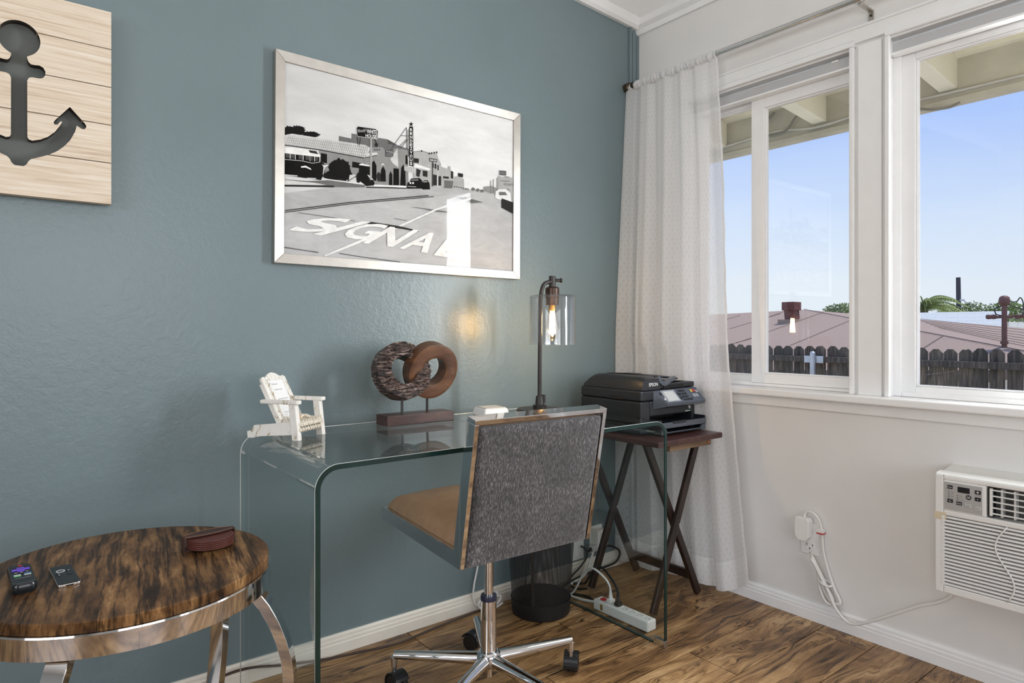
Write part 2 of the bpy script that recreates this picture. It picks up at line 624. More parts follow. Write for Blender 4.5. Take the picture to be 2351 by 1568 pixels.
    def lathe(self, prof, c=(0, 0, 0), n=32, axis='z', closed=False):
        c = Vector(c)
        vs = []
        m = len(prof)
        for r, h in prof:
            for i in range(n):
                a = 2 * PI * i / n
                p = (r * math.cos(a), r * math.sin(a), h)
                if axis == 'y':
                    p = (p[0], p[2], p[1])
                if axis == 'x':
                    p = (p[2], p[0], p[1])
                vs.append(c + Vector(p))
        fs = []
        for j in range(m if closed else m - 1):
            q = (j + 1) % m
            for i in range(n):
                fs.append((j * n + i, j * n + (i + 1) % n, q * n + (i + 1) % n, q * n + i))
        if not closed:
            if prof[0][0] > 1e-6:
                fs.append(tuple(range(n - 1, -1, -1)))
            if prof[-1][0] > 1e-6:
                fs.append(tuple(range((m - 1) * n, m * n)))
        return self.add(vs, fs)
    def grid(self, fn, nu, nv, uvfn=None):
        k = len(self.v)
        vs = [fn(i / nu, j / nv) for j in range(nv + 1) for i in range(nu + 1)]
        fs = [(j * (nu + 1) + i, j * (nu + 1) + i + 1, (j + 1) * (nu + 1) + i + 1, (j + 1) * (nu + 1) + i) for j in range(nv) for i in range(nu)]
        self.add(vs, fs)
        if uvfn:
            for j in range(nv + 1):
                for i in range(nu + 1):
                    self.uv[k + j * (nu + 1) + i] = uvfn(i / nu, j / nv)
        return self
    def mesh(self, name, off=Vector((0, 0, 0)), smooth=False, fix=True):
        me = bpy.data.meshes.new(name)
        me.from_pydata([tuple(p - off) for p in self.v], [], self.f)
        if len(set(self.mi)) > 1:
            me.polygons.foreach_set('material_index', self.mi)
        if self.uv:
            l = me.uv_layers.new(name='UVMap')
            for lp in me.loops:
                l.data[lp.index].uv = self.uv.get(lp.vertex_index, (0, 0))
        if fix:
            bm = bmesh.new()
            bm.from_mesh(me)
            bmesh.ops.recalc_face_normals(bm, faces=bm.faces)
            bm.to_mesh(me)
            bm.free()
        if smooth:
            me.polygons.foreach_set('use_smooth', [True] * len(me.polygons))
        me.update()
        return me
    def build(self, name, mat, parent=None, smooth=False, bevel=0, seg=2, local=False, fix=True, angle=None):
        """links the collected shapes as one mesh object; world coordinates unless local"""
        off = Vector((0, 0, 0)) if (local or parent is None) else root_loc(parent)
        me = self.mesh(name, off, smooth or angle is not None, fix)
        for mm in (mat if isinstance(mat, (list, tuple)) else [mat]):
            me.materials.append(mm)
        o = bpy.data.objects.new(name, me)
        C.objects.link(o)
        if parent is not None:
            o.parent = parent
        if bevel:
            b = o.modifiers.new('bevel', 'BEVEL')
            b.width = bevel
            b.segments = seg
            b.limit_method = 'ANGLE'
            b.angle_limit = math.radians(35)
        if angle is not None:
            try:
                me.set_sharp_from_angle(angle=math.radians(angle))
            except Exception:
                pass
        return o
def tag(o, label=None, cat=None, group=None, kind=None):
    if label:
        o['label'] = label
    if cat:
        o['category'] = cat
    if group:
        o['group'] = group
    if kind:
        o['kind'] = kind
    return o
def thing(name, label, cat, loc=(0, 0, 0), rz=0, group=None, kind=None):
    o = bpy.data.objects.new(name, None)
    o.empty_display_size = .05
    C.objects.link(o)
    o.location = loc
    o.rotation_euler = (0, 0, rz)
    return tag(o, label, cat, group, kind)
def copy_of(o, parent, loc):
    c = o.copy()
    C.objects.link(c)
    c.parent = parent
    c.location = loc
    return c

# ------------------------------------------------------------ lettering, all glyph meshes made in one go
WORDS = ['SIGNAL', 'WHITE', 'HOUSE', "Woody's", 'DRUGS', "ADAIR'S", 'EPSON', 'Power', 'Fan', 'Mode', 'Auto', 'High', 'Med', 'Low',
         'Cool', 'Fan Only', 'Energy Saver', 'GE', 'Welcome', 'Network Name', 'Network Password', 'Emergency Services', '911',
         'MENU', 'Temperature', 'Power\nSaver', 'Delay'] + list('RENDEZVOUSIGNAL') + ['+', '-', 'H']
GLYPH = {}
def make_glyphs():
    obs = {}
    for w in set(WORDS):
        cu = bpy.data.curves.new('glyph', 'FONT')
        cu.body = w
        cu.size = 1
        cu.fill_mode = 'FRONT'
        cu.resolution_u = 3
        if w in ('WHITE', 'HOUSE', 'DRUGS', 'EPSON') or (len(w) == 1):
            cu.offset = .012 if w == 'EPSON' else .022
        o = bpy.data.objects.new('glyph', cu)
        C.objects.link(o)
        obs[w] = o
    bpy.context.view_layer.update()
    dg = bpy.context.evaluated_depsgraph_get()
    for w, o in obs.items():
        me = o.evaluated_get(dg).to_mesh()
        vs = [(p.co.x, p.co.y) for p in me.vertices]
        fs = [tuple(p.vertices) for p in me.polygons]
        x0 = min(p[0] for p in vs)
        x1 = max(p[0] for p in vs)
        y0 = min(p[1] for p in vs)
        y1 = max(p[1] for p in vs)
        GLYPH[w] = ([((x - x0) / (x1 - x0), (y - y0) / (y1 - y0)) for x, y in vs], fs, (x1 - x0) / (y1 - y0))
        o.evaluated_get(dg).to_mesh_clear()
    for o in obs.values():
        cu = o.data
        bpy.data.objects.remove(o)
        bpy.data.curves.remove(cu)
make_glyphs()
def letter(mb, word, origin, xd, yd, height, width=None):
    """flat lettering: origin is the lower left corner, xd/yd unit directions in the surface"""
    vs, fs, asp = GLYPH[word]
    w = height * asp if width is None else width
    o, xd, yd = Vector(origin), Vector(xd), Vector(yd)
    mb.add([o + xd * (a * w) + yd * (b * height) for a, b in vs], fs)
    return w

# ------------------------------------------------------------ the room
XW, YW = 2.345, 2.05           # inner faces of the window wall and the blue wall
XL, YF = -2.6, -2.7
ZC = 2.80
def holed_wall(mb, axis, a0, a1, u0, u1, z0, z1, holes):
    us = sorted({u0, u1, *[h[0] for h in holes], *[h[1] for h in holes]})
    zs = sorted({z0, z1, *[h[2] for h in holes], *[h[3] for h in holes]})
    for i in range(len(us) - 1):
        for j in range(len(zs) - 1):
            uc, zc = (us[i] + us[i + 1]) / 2, (zs[j] + zs[j + 1]) / 2
            if any(h[0] < uc < h[1] and h[2] < zc < h[3] for h in holes):
                continue
            if axis == 'x':
                mb.box((a0, us[i], zs[j]), (a1, us[i + 1], zs[j + 1]))
            else:
                mb.box((us[i], a0, zs[j]), (us[i + 1], a1, zs[j + 1]))
W1 = (1.06, 1.76, .836, 2.04)
W2 = (.16, .96, .836, 2.04)
W3 = (-2.6, -1.66, .05, 2.15)          # added patio door opening for a fill lamp, behind the camera
# floor: sub-base and single planks
fl = MB().box((XL, YF, -.12), (XW, YW, -.006)).build('floor', plain('floor_underlay', (.02, .012, .008), .9))
tag(fl, 'rustic brown wood plank floor', 'floor', kind='structure')
PW, PL, GAP = .178, 1.22, .0016
pm = MB().box((-PL / 2, -PW / 2 + GAP, -.006), (PL / 2 - GAP * 2, PW / 2 - GAP, 0)).mesh('plank')
pm.materials.append(FLOOR)
r_ = 0
y = YW - PW / 2
while y > YF - .02:
    x = XW - PL / 2 + (r_ * .47) % PL
    while x > XL - PL / 2 + .02:
        o = bpy.data.objects.new('plank', pm)
        C.objects.link(o)
        o.parent = fl
        lo, hi = max(x - PL / 2, XL), min(x + PL / 2, XW)
        if hi - lo < .03:
            x -= PL
            continue
        o.location = ((lo + hi) / 2, y, 0)
        o.scale = ((hi - lo) / PL, 1, 1)
        x -= PL
    y -= PW
    r_ += 1
wb = MB().box((XL, YW, -.12), (XW + .13, YW + .12, ZC)).build('wall_back', BLUE)
tag(wb, 'blue grey painted accent wall behind the desk', 'wall', kind='structure')
# white plaster band above the blue paint
ub = MB().add([(XL, YW - .001, 2.73), (XW, YW - .001, 2.455), (XW, YW - .001, ZC), (XL, YW - .001, ZC)], ((0, 1, 2, 3),)).build('wall_upper_band', WHITE, wb, fix=False)
mb = MB()
holed_wall(mb, 'x', XW, XW + .13, YF, YW, -.12, ZC, [(W1[0], W1[1], W1[2] - .008, W1[3]), (W2[0], W2[1], W2[2] - .008, W2[3]), W3])
tag(mb.build('wall_right', WHITE), 'white painted wall with the windows', 'wall', kind='structure')
mb = MB()
holed_wall(mb, 'x', XL - .12, XL, YF, YW, -.12, ZC, [(-1.75, .65, .75, 2.2)])
tag(mb.build('wall_left', BACKW), 'grey wall with an added wide window opening behind the camera', 'wall', kind='structure')
mb = MB()
holed_wall(mb, 'y', YF - .12, YF, XL, XW, -.12, ZC, [(-.85, 1.55, .8, 2.2)])
tag(mb.build('wall_front', BACKW), 'grey wall behind the camera', 'wall', kind='structure')
tag(MB().box((XL, YF, ZC), (XW, YW, ZC + .1)).build('ceiling', CEIL), 'white ceiling', 'ceiling', kind='structure')

# baseboards: stepped profile
def baseboard(name, mat, along, label):
    prof = [(0, 0), (.015, 0), (.015, .034), (.0135, .037), (.0135, .046), (.010, .049), (.010, .058), (.005, .064), (0, .064)]
    mb = MB()
    if along == 'x':
        mb.prism([(XL, YW - a, b) for a, b in prof], (XW - XL, 0, 0))
    else:
        mb.prism([(XW - a, YF, b) for a, b in prof], (0, YW - YF, 0))
    tag(mb.build(name, mat), label, 'baseboard', kind='structure')
baseboard('baseboard_back', CREAMTRIM, 'x', 'cream stepped baseboard along the blue wall')
baseboard('baseboard_right', TRIM, 'y', 'white stepped baseboard along the window wall')

# mouldings at the top of the walls
sl = .056
prof = [(0, -.006), (.016, -.006), (.028, .006), (.030, .045), (.018, .050), (0, .050)]
mb = MB()
zc = 2.455
L_ = XW - XL
vs = [(XW, YW - a, zc + b) for a, b in prof] + [(XL, YW - a, zc + b + sl * L_) for a, b in prof]
n_ = len(prof)
mb.add(vs, [tuple(range(n_)), tuple(range(2 * n_ - 1, n_ - 1, -1))] + [(i, (i + 1) % n_, n_ + (i + 1) % n_, n_ + i) for i in range(n_)])
tag(mb.build('trim_1', TRIM), 'white moulding along the top edge of the blue wall', 'moulding', kind='structure')
mb = MB()
prof = [(0, -.035), (.010, -.035), (.012, -.012), (.026, .004), (.030, .022), (.018, .030), (.012, .044), (0, .046)]
mb.prism([(XW - a, YF, zc + .006 + b) for a, b in prof], (0, YW - YF, 0))
tag(mb.build('trim_2', TRIM), 'white stepped moulding above the curtain on the window wall', 'moulding', kind='structure')
mb = MB()
mb.box((XW - .012, YW - .011, .064), (XW, YW, zc - .03))
mb.box((XW - .040, YW - .006, .064), (XW - .012, YW, zc - .02))
mb.box((XW - .062, YW - .011, .064), (XW - .048, YW, zc - .002))
tag(mb.build('trim_3', BLUE, bevel=.002), 'narrow blue painted strip up the room corner', 'corner trim', kind='structure')

# window casing, sill and apron
cas = thing('trim_4', 'white stepped casing around both windows', 'window casing', (XW, 1.0, .8), kind='structure')
def casing_part(name, a, b, bev=.0015):
    MB().box(a, b).build(name, TRIM, cas, bevel=bev)
HX = XW - .012
casing_part('mullion_board', (HX + .002, W2[1] + .012, W1[2]), (XW, W1[0] - .012, W1[3]))
for yy in (W1[0], W2[1] - .016, W1[1], W2[0] - .016):
    casing_part('casing_bead', (HX - .006, yy, W1[2]), (XW, yy + .016, W1[3] - .0005), .003)
casing_part('side_board', (HX + .002, W1[1] + .012, W1[2]), (XW, W1[1] + .075, W1[3] + .012))
casing_part('side_board', (HX + .002, W2[0] - .075, W1[2]), (XW, W2[0] - .012, W1[3] + .012))
casing_part('head_board', (HX + .002, W2[0] - .075, W1[3] + .012), (XW, W1[1] + .075, W1[3] + .068))
casing_part('head_bead', (HX - .006, W1[0] - .0, W1[3]), (XW, W1[1] + .016, W1[3] + .014), .003)
casing_part('head_bead', (HX - .006, W2[0] - .016, W1[3]), (XW, W2[1], W1[3] + .014), .003)
casing_part('head_bead', (HX - .003, W2[0] - .08, W1[3] + .060), (XW, W1[1] + .08, W1[3] + .070), .003)
casing_part('head_step', (HX - .001, W1[0], W1[3] + .022), (XW, W1[1] + .016, W1[3] + .030), .002)
sl_ = MB().box((XW - .062, W2[0] - .1, W1[2] - .026), (XW - .0005, W1[1] + .1, W1[2]))
sl_.build('sill', TRIM, cas, bevel=.005)
for w_ in (W1, W2):
    casing_part('sill_return', (XW - .004, w_[0] + .0005, W1[2] - .007), (XW + .125, w_[1] - .0005, W1[2] - .0004), 0)
casing_part('apron', (XW - .014, W2[0] - .08, W1[2] - .068), (XW, W1[1] + .08, W1[2] - .026), .004)

def window_unit(name, w, label, panes, depth=(XW + .04, XW + .10)):
    t = thing(name, label, 'window', (XW + .07, (w[0] + w[1]) / 2, w[2]), kind='structure')
    x0, x1 = depth
    j = MB()
    th = .006
    j.box((XW, w[0], w[2]), (x0, w[0] + th, w[3]))
    j.box((XW, w[1] - th, w[2]), (x0, w[1], w[3]))
    j.box((XW, w[0], w[3] - th), (x0, w[1], w[3]))
    j.build('jamb', VINYL, t)
    f = .030
    fr = MB()
    fr.box((x0, w[0], w[2]), (x1, w[0] + f, w[3]))
    fr.box((x0, w[1] - f, w[2]), (x1, w[1], w[3]))
    fr.box((x0, w[0] + f, w[3] - .048), (x1, w[1] - f, w[3]))
    fr.box((x0, w[0] + f, w[2]), (x1, w[1] - f, w[2] + .016))
    fr.build('frame', VINYL, t, bevel=.003)
    for (ya, yb, za, zb, xs, wl, wr, wbt, wt) in panes:
        # sash: left/right/bottom/top widths, each rail a piece with mitred look
        s = MB()
        xa, xb = xs
        s.box((xa, ya, za), (xb, ya + wl, zb))
        s.box((xa, yb - wr, za), (xb, yb, zb))
        s.box((xa, ya + wl, za), (xb, yb - wr, za + wbt))
        s.box((xa, ya + wl, zb - wt), (xb, yb - wr, zb))
        g = .006
        s.box((xa + .006, ya + wl, za + wbt), (xb - .002, ya + wl + g, zb - wt))
        s.box((xa + .006, yb - wr - g, za + wbt), (xb - .002, yb - wr, zb - wt))
        s.box((xa + .006, ya + wl + g, za + wbt), (xb - .002, yb - wr - g, za + wbt + g))
        s.box((xa + .006, ya + wl + g, zb - wt - g), (xb - .002, yb - wr - g, zb - wt))
        so = s.build('sash', VINYL, t, bevel=.002)
        xm = (xa + xb) / 2 + .004
        MB().box((xm - .002, ya + wl, za + wbt), (xm + .002, yb - wr, zb - wt)).build('pane', GLASS, so)
    return t
window_unit('window_1', W1, 'white vinyl sliding window beside the sheer curtain',
            [(1.065, 1.487, .846, 1.992, (XW + .040, XW + .066), .026, .056, .040, .052),
             (1.47, 1.755, .850, 1.992, (XW + .068, XW + .092), .018, .030, .024, .022)])
window_unit('window_2', W2, 'white vinyl window at the right edge above the air conditioner',
            [(.185, .935, .850, 1.992, (XW + .046, XW + .072), .050, .046, .022, .034)])
# added openings behind the camera, framed for the fill lamps
t = thing('fill_window_3', 'added tall patio door frame for a fill lamp behind the camera', 'window', (XW + .07, -2.13, .05), kind='structure')
f = MB()
for a, b in ((W3[0], W3[0] + .06), (-2.16, -2.10), (W3[1] - .06, W3[1])):
    f.box((XW + .05, a, W3[2]), (XW + .09, b, W3[3]))
f.box((XW + .05, W3[0], W3[2]), (XW + .09, W3[1], W3[2] + .06))
f.box((XW + .05, W3[0], W3[3] - .06), (XW + .09, W3[1], W3[3]))
f.build('frame', VINYL, t)
t = thing('fill_window_4', 'added wide window frame for a fill lamp behind the camera', 'window', (XL - .06, -.55, .75), kind='structure')
f = MB()
for a, b in ((-1.75, -1.69), (-.58, -.52), (.59, .65)):
    f.box((XL - .06, a, .75), (XL - .02, b, 2.2))
f.box((XL - .06, -1.75, .75), (XL - .02, .65, .81))
f.box((XL - .06, -1.75, 2.14), (XL - .02, .65, 2.2))
f.build('frame', VINYL, t)
t = thing('fill_window_5', 'added broad window frame for a fill lamp facing the blue wall', 'window', (.35, YF - .06, .8), kind='structure')
f = MB()
for a, b in ((-.85, -.79), (.32, .38), (1.49, 1.55)):
    f.box((a, YF - .06, .8), (b, YF - .02, 2.2))
f.box((-.85, YF - .06, .8), (1.55, YF - .02, .86))
f.box((-.85, YF - .06, 2.14), (1.55, YF - .02, 2.2))
f.build('frame', VINYL, t)

# ------------------------------------------------------------ retracted shades in the window heads
for nm, w, lab in (('window_shade', W1, 'grey retracted shade headrail in the window next to the curtain'),
                   ('window_shade', W2, 'grey retracted shade headrail in the rightmost window')):
    t = thing(nm, lab, 'blind', (XW + .02, (w[0] + w[1]) / 2, 1.975), group='retracted window shades')
    a, b = w[0] + .012, w[1] - .012
    MB().box((XW + .006, a, 1.985), (XW + .036, b, 2.016)).build('headrail', plain('shade_grey', (.52, .52, .53), .5, var=.02), t, bevel=.002)
    MB().box((XW + .002, a, 1.977), (XW + .038, b, 1.985)).build('bottom_rail', TRIM, t, bevel=.002)
    MB().box((XW + .003, b - .004, 1.977), (XW + .038, b + .003, 2.018)).build('end_cap', TRIM, t, bevel=.001)
    MB().box((XW + .004, a + .05, 2.015), (XW + .016, a + .075, 2.021)).build('bracket_clip', WPLASTIC, t, bevel=.001)

# ------------------------------------------------------------ roof eave outside the windows
ev = thing('roof_eave', 'painted eave with exposed rafters outside the windows', 'eave', (3.0, .9, 2.1), kind='structure')
mb = MB()
y0_, y1_ = -3.2, 5.0
mb.add([(XW + .13, y0_, 2.455), (3.60, y0_, 2.335), (3.60, y1_, 2.335), (XW + .13, y1_, 2.455),
        (XW + .13, y0_, 2.52), (3.60, y0_, 2.40), (3.60, y1_, 2.40), (XW + .13, y1_, 2.52)],
       ((0, 1, 2, 3), (7, 6, 5, 4), (0, 4, 5, 1), (1, 5, 6, 2), (2, 6, 7, 3), (3, 7, 4, 0)))
mb.build('roof_deck', EAVE, ev)
MB().box((3.53, y0_, 2.145), (3.57, y1_, 2.345)).build('fascia_board', FASC, ev)
MB().box((3.515, y0_, 2.118), (3.575, y1_, 2.147)).build('drip_strip', FASC, ev, bevel=.003)
MB().box((3.49, y0_, 2.328), (3.53, y1_, 2.348)).build('roof_batten', EAVE, ev)
for k in range(-6, 5):
    yc = 1.787 - .617 * k
    if -3 < yc < 4.9:
        MB().prism([(XW + .13, yc - .037, 2.44), (3.53, yc - .037, 2.337), (3.53, yc - .037, 2.187), (XW + .13, yc - .037, 2.29)], (0, .074, 0)).build('rafter', EAVE, ev, bevel=.003)
c1 = smooth_path([(3.522, 4.5, 2.20), (3.52, 2.9, 2.195), (3.52, 2.45, 2.185), (3.518, 2.05, 2.20), (3.515, 1.80, 2.166), (3.518, 1.5, 2.18), (3.52, .9, 2.172), (3.52, -.5, 2.18)], 8)
tag(MB().tube(c1, .007, 6).build('eave_cable', plain('painted_cable', (.55, .52, .45), .6), smooth=True), 'long painted cable clipped along the eave board', 'cable')
c2 = smooth_path([(3.50, 2.07, 2.335), (3.49, 2.13, 2.31), (3.50, 2.10, 2.28), (3.49, 2.03, 2.30), (3.50, 2.10, 2.255), (3.505, 2.12, 2.21), (3.51, 2.06, 2.178), (3.51, 1.97, 2.19), (3.505, 1.92, 2.24), (3.51, 1.9, 2.26)], 8)
tag(MB().tube(c2, .006, 6).build('cable_loop', plain('dark_painted_cable', (.22, .20, .16), .6), smooth=True), 'short dark cable loop hanging beside the rafter left of centre', 'cable')
c3 = smooth_path([(3.50, 1.32, 2.20), (3.50, 1.345, 2.165), (3.50, 1.31, 2.14), (3.505, 1.24, 2.112), (3.515, 1.16, 2.105), (3.52, 1.12, 2.12)], 8)
tag(MB().tube(c3, .006, 6).build('cable_loop', MATS['dark_painted_cable'], smooth=True), 'short dark cable drooping below the eave in the rightmost window', 'cable')

# ------------------------------------------------------------ yard, fence, neighbours
GZ = -.95
tag(MB().box((XW + .2, -30, GZ - .3), (80, 60, GZ)).build('ground', EARTH), 'bare earth yard below the fence', 'ground', kind='structure')
fence = thing('picket_fence', 'weathered grey dog-eared picket fence outside the windows', 'fence', (8.3, 3.2, GZ))
XFc, PITCH, PWD = 8.3, .146, .135
FT = .853
def picket_mesh(var):
    w = PWD / 2
    c = .045
    zt = FT - GZ
    prof = [(-w, 0), (w, 0), (w, zt - c), (w - c * .9, zt), (-w + c * .9, zt), (-w, zt - c)]
    if var == 1:
        prof = [(-w, 0), (w, 0), (w, zt - .05), (w - .02, zt - .02), (w - .04, zt - .004), (.01, zt - .012), (-.02, zt), (-w + .03, zt - .01), (-w, zt - .05)]
    m = MB().prism([(0, a, b) for a, b in prof], (.016, 0, 0)).mesh('picket')
    m.materials.append(FENCE)
    return m
pmesh = [picket_mesh(0), picket_mesh(1)]
k = 0
yy = -1.2
while yy < 7.2:
    o = bpy.data.objects.new('picket', pmesh[1 if k % 11 in (4, 9) else 0])
    C.objects.link(o)
    o.parent = fence
    o.location = (0.02, yy - 3.2, random.uniform(-.012, .006))
    o.rotation_euler = (random.uniform(-.006, .006), 0, 0)
    yy += PITCH
    k += 1
for zr in (.68, -.55):
    MB().box((8.235, -1.3, zr - .036), (8.318, 7.3, zr + .036)).build('rail', FENCE, fence, bevel=.006)
MB().cyl((8.20, 4.245, GZ), (8.20, 4.245, .765), .034, n=20).cyl((8.20, 4.245, .765), (8.20, 4.245, .785), .034, .018, n=20).build('metal_post', GALV, fence, smooth=False)
for s_ in (-1, 1):
    MB().box((8.222, 4.245 + s_ * .075 - .05, .635), (8.234, 4.245 + s_ * .075 + .05, .725)).build('post_bracket', GALV, fence, bevel=.004)

cH, sH = math.cos(HEAD), math.sin(HEAD)
def sight(px, py):
    """direction on which a point of the photograph lies, seen from where it was taken"""
    r = (px - 1175.5) / FPX
    return Vector((cH + r * sH, sH - r * cH, (757.0 - py) / FPX))
def atx(px, py, X):
    d = sight(px, py)
    return Vector((0, 0, EYE)) + d * (X / d.x)
def onplane(px, py, p0, nrm):
    d = sight(px, py)
    t_ = (Vector(p0) - Vector((0, 0, EYE))).dot(nrm) / d.dot(nrm)
    return Vector((0, 0, EYE)) + d * t_
RA = atx(1846, 711, 14.0)
RB = atx(2480, 832, 9.6)
RL = atx(1560, 726, 14.6)
n1 = (RA - RB).cross(RL - RB).normalized()
RE = onplane(1560, 850, RA, n1)
RE2 = onplane(2300, 850, RA, n1)
nr = thing('neighbor_roof', 'low brown hipped roof of the house beyond the fence', 'roof', (RA.x, RA.y, GZ))
def slab(mbx, pts, th=.06):
    mbx.prism(pts, (0, 0, -th))
mb = MB()
slab(mb, [RL, RA, RB, RE2, RE])
mb.build('near_slope', ROOFM, nr)
RC = atx(2480, 764, 17.5)
mb = MB()
slab(mb, [RA, RC, RB])
mb.build('far_slope', ROOFM, nr)
up = Vector((0, 0, .012))
for a, b in (((1675, 756), (1792, 721)), ((1690, 789), (1890, 718)), ((1815, 794), (1975, 727)), ((2112, 806), (2166, 772)), ((1640, 742), (1700, 725)), ((1640, 801), (1732, 777)), ((1764, 729), (1800, 716))):
    MB().tube([onplane(*a, RA, n1) + up, onplane(*b, RA, n1) + up], .0045, 5).build('roofing_seam', ROOFD, nr)
MB().tube([RA + up, RB + up], .006, 5).build('hip_seam', ROOFD, nr)
n2 = (RA - RB).cross(RC - RB).normalized()
for i in range(1, 8):
    t_ = i / 8
    a = (2085 + 10 * i, 728 + (756 - 728) * t_ * 1.02 + i * .2)
    b = (2440, 761 + (824 - 761) * t_)
    MB().tube([onplane(*a, RA, n2) + up * 1.3, onplane(*b, RA, n2) + up * 1.3], .004, 5).build('roofing_course', ROOFD, nr)
# walls under the roof so that it stands on the ground
mb = MB()
mb.box((10.2, 3.0, GZ), (16, 12.0, .35))
mb.build('house_wall', WSIDE, nr)
vp = onplane(1816, 736, RA, n1)
t = thing('roof_vent', 'rusty red square vent stack on the neighboring roof', 'vent', (vp.x, vp.y, vp.z))
MB().prism([(vp.x - .12, vp.y - .14, vp.z - .1), (vp.x + .12, vp.y - .14, vp.z - .1), (vp.x + .12, vp.y + .06, vp.z - .1), (vp.x - .12, vp.y + .06, vp.z - .1)], (0, .03, .33)).build('pipe', VENTM, t)
MB().box((vp.x - .15, vp.y - .145, vp.z + .21), (vp.x + .15, vp.y + .125, vp.z + .385)).build('cap', VENTM, t, bevel=.01)
MB().box((vp.x - .2, vp.y - .18, vp.z - .06), (vp.x + .2, vp.y + .18, vp.z + .02)).build('flashing', ROOFM, t)

bp = onplane(2306, 795, RA, n1)
t = thing('service_mast', 'red-brown electrical service mast with crossarm on the roof', 'mast', tuple(bp))
hm = EYE + (757 - 693) / FPX * (cH * bp.x + sH * bp.y)
MB().cyl((bp.x, bp.y, bp.z - .08), (bp.x, bp.y, hm), .031, n=16).build('pipe', MASTM, t)
MB().lathe([(.0, .085), (.03, .08), (.055, .06), (.065, .02), (.062, -.02), (.05, -.04), (.0, -.045)], (bp.x, bp.y, hm), 16).build('weatherhead', MASTM, t, smooth=True)
zx = EYE + (757 - 727) / FPX * (cH * bp.x + sH * bp.y)
arm = MB()
arm.cyl((bp.x, bp.y - .235, zx + .01), (bp.x, bp.y + .175, zx - .01), .018, n=10)
arm.build('crossarm', MASTM, t)
for dy in (-.225, -.15, .12, .17):
    MB().lathe([(.0, -.035), (.028, -.03), (.034, 0), (.028, .03), (0, .035)], (bp.x, bp.y + dy, zx), 10, 'y').build('insulator', MASTM, t, smooth=True)
MB().cyl((bp.x, bp.y, bp.z + .03), (bp.x, bp.y, bp.z + .07), .045, n=14).build('collar', MASTM, t)
MB().tube(smooth_path([(bp.x, bp.y + .03, hm - .05), (bp.x, bp.y + .10, hm - .09), (bp.x, bp.y + .09, hm - .16), (bp.x, bp.y + .02, hm - .18)], 6), .008, 6).build('drip_loop', CORDB, t, smooth=True)
MB().tube(smooth_path([(bp.x, bp.y - .05, hm), (bp.x, bp.y - .13, hm - .0), (bp.x, bp.y - .17, hm + .05), (bp.x, bp.y - .20, hm - .02), (bp.x, bp.y - .20, hm - .16)], 6), .007, 6).build('drip_loop', CORDB, t, smooth=True)
tag(MB().tube(smooth_path([(bp.x, bp.y - .05, hm - .04), (bp.x, bp.y - .2, hm - .10), (bp.x, bp.y - .5, hm - .17), (bp.x + 1, bp.y - 3, hm - .05)], 8), .008, 6).build('power_line', CORDB, smooth=True), 'black cable leaving the service mast to the right', 'cable')

# white shingled roof farther off
wr = thing('white_roof', 'long white shingled roof behind the brown roof', 'roof', (24, 6.5, GZ))
a0 = atx(2040, 721, 24)
a1 = atx(2317, 720, 24)
for i in range(7):
    z1 = a0.z - i * .11
    MB().prism([(24 - i * .10, a0.y, z1), (24 - i * .10, a1.y + .0, z1), (24 - i * .10 - .10, a1.y, z1 - .115), (24 - i * .10 - .10, a0.y, z1 - .115)], (.03, 0, .03)).build('shingle_course', WSIDE, wr)
MB().box((24, a1.y, GZ), (27, a0.y, a0.z - .3)).build('house_wall', WSIDE, wr)

# utility pole and its wire
a = atx(2200, 637, 32)
b = atx(2200, 722, 32)
t = thing('utility_pole', 'dark leaning utility pole rising behind the white roof', 'pole', (a.x, a.y, GZ))
MB().cyl((a.x, a.y - .05, GZ), (a.x, a.y, a.z), .11, .085, n=12).build('shaft', POLEM, t)
MB().box((a.x - .06, a.y - .22, a.z - 1.0), (a.x + .06, a.y + .05, a.z - .93)).build('bracket', GALV, t)
p2 = atx(2600, 700, 18)
wp = [Vector((a.x, a.y - .2, a.z - 1.0)).lerp(p2, i / 12) - Vector((0, 0, .55 * math.sin(PI * i / 12))) for i in range(13)]
tag(MB().tube(wp, .012, 5).build('power_line', CORDB, smooth=True), 'thin overhead wire running from the utility pole to the right', 'cable')

# vegetation
def leaf_cloud(mb, centre, rad, count, size):
    c = Vector(centre)
    for _ in range(count):
        while True:
            p = Vector((random.uniform(-1, 1), random.uniform(-1, 1), random.uniform(-1, 1)))
            if p.length < 1:
                break
        q = c + Vector((p.x * rad[0], p.y * rad[1], p.z * rad[2]))
        d = Vector((random.uniform(-1, 1), random.uniform(-1, 1), random.uniform(-.4, 1))).normalized()
        s = d.cross(Vector((random.uniform(-1, 1), random.uniform(-1, 1), random.uniform(-1, 1)))).normalized()
        l = size * random.uniform(.6, 1.3)
        mb.add([q, q + d * l * .5 + s * l * .22, q + d * l, q + d * l * .5 - s * l * .22], ((0, 1, 2, 3),))
def tree(name, label, px, py, X, rad, count, size, mat):
    c = atx(px, py, X)
    t = thing(name, label, 'tree', (c.x, c.y, GZ), group='trees beyond the fence')
    mb = MB()
    leaf_cloud(mb, c, rad, count * 3, size * .6)
    mb.build('foliage', mat, t, fix=False)
    MB().cyl((c.x, c.y, GZ), (c.x, c.y, c.z), .12, .06, n=8).build('trunk', plain('bark', (.10, .07, .05), .9), t)
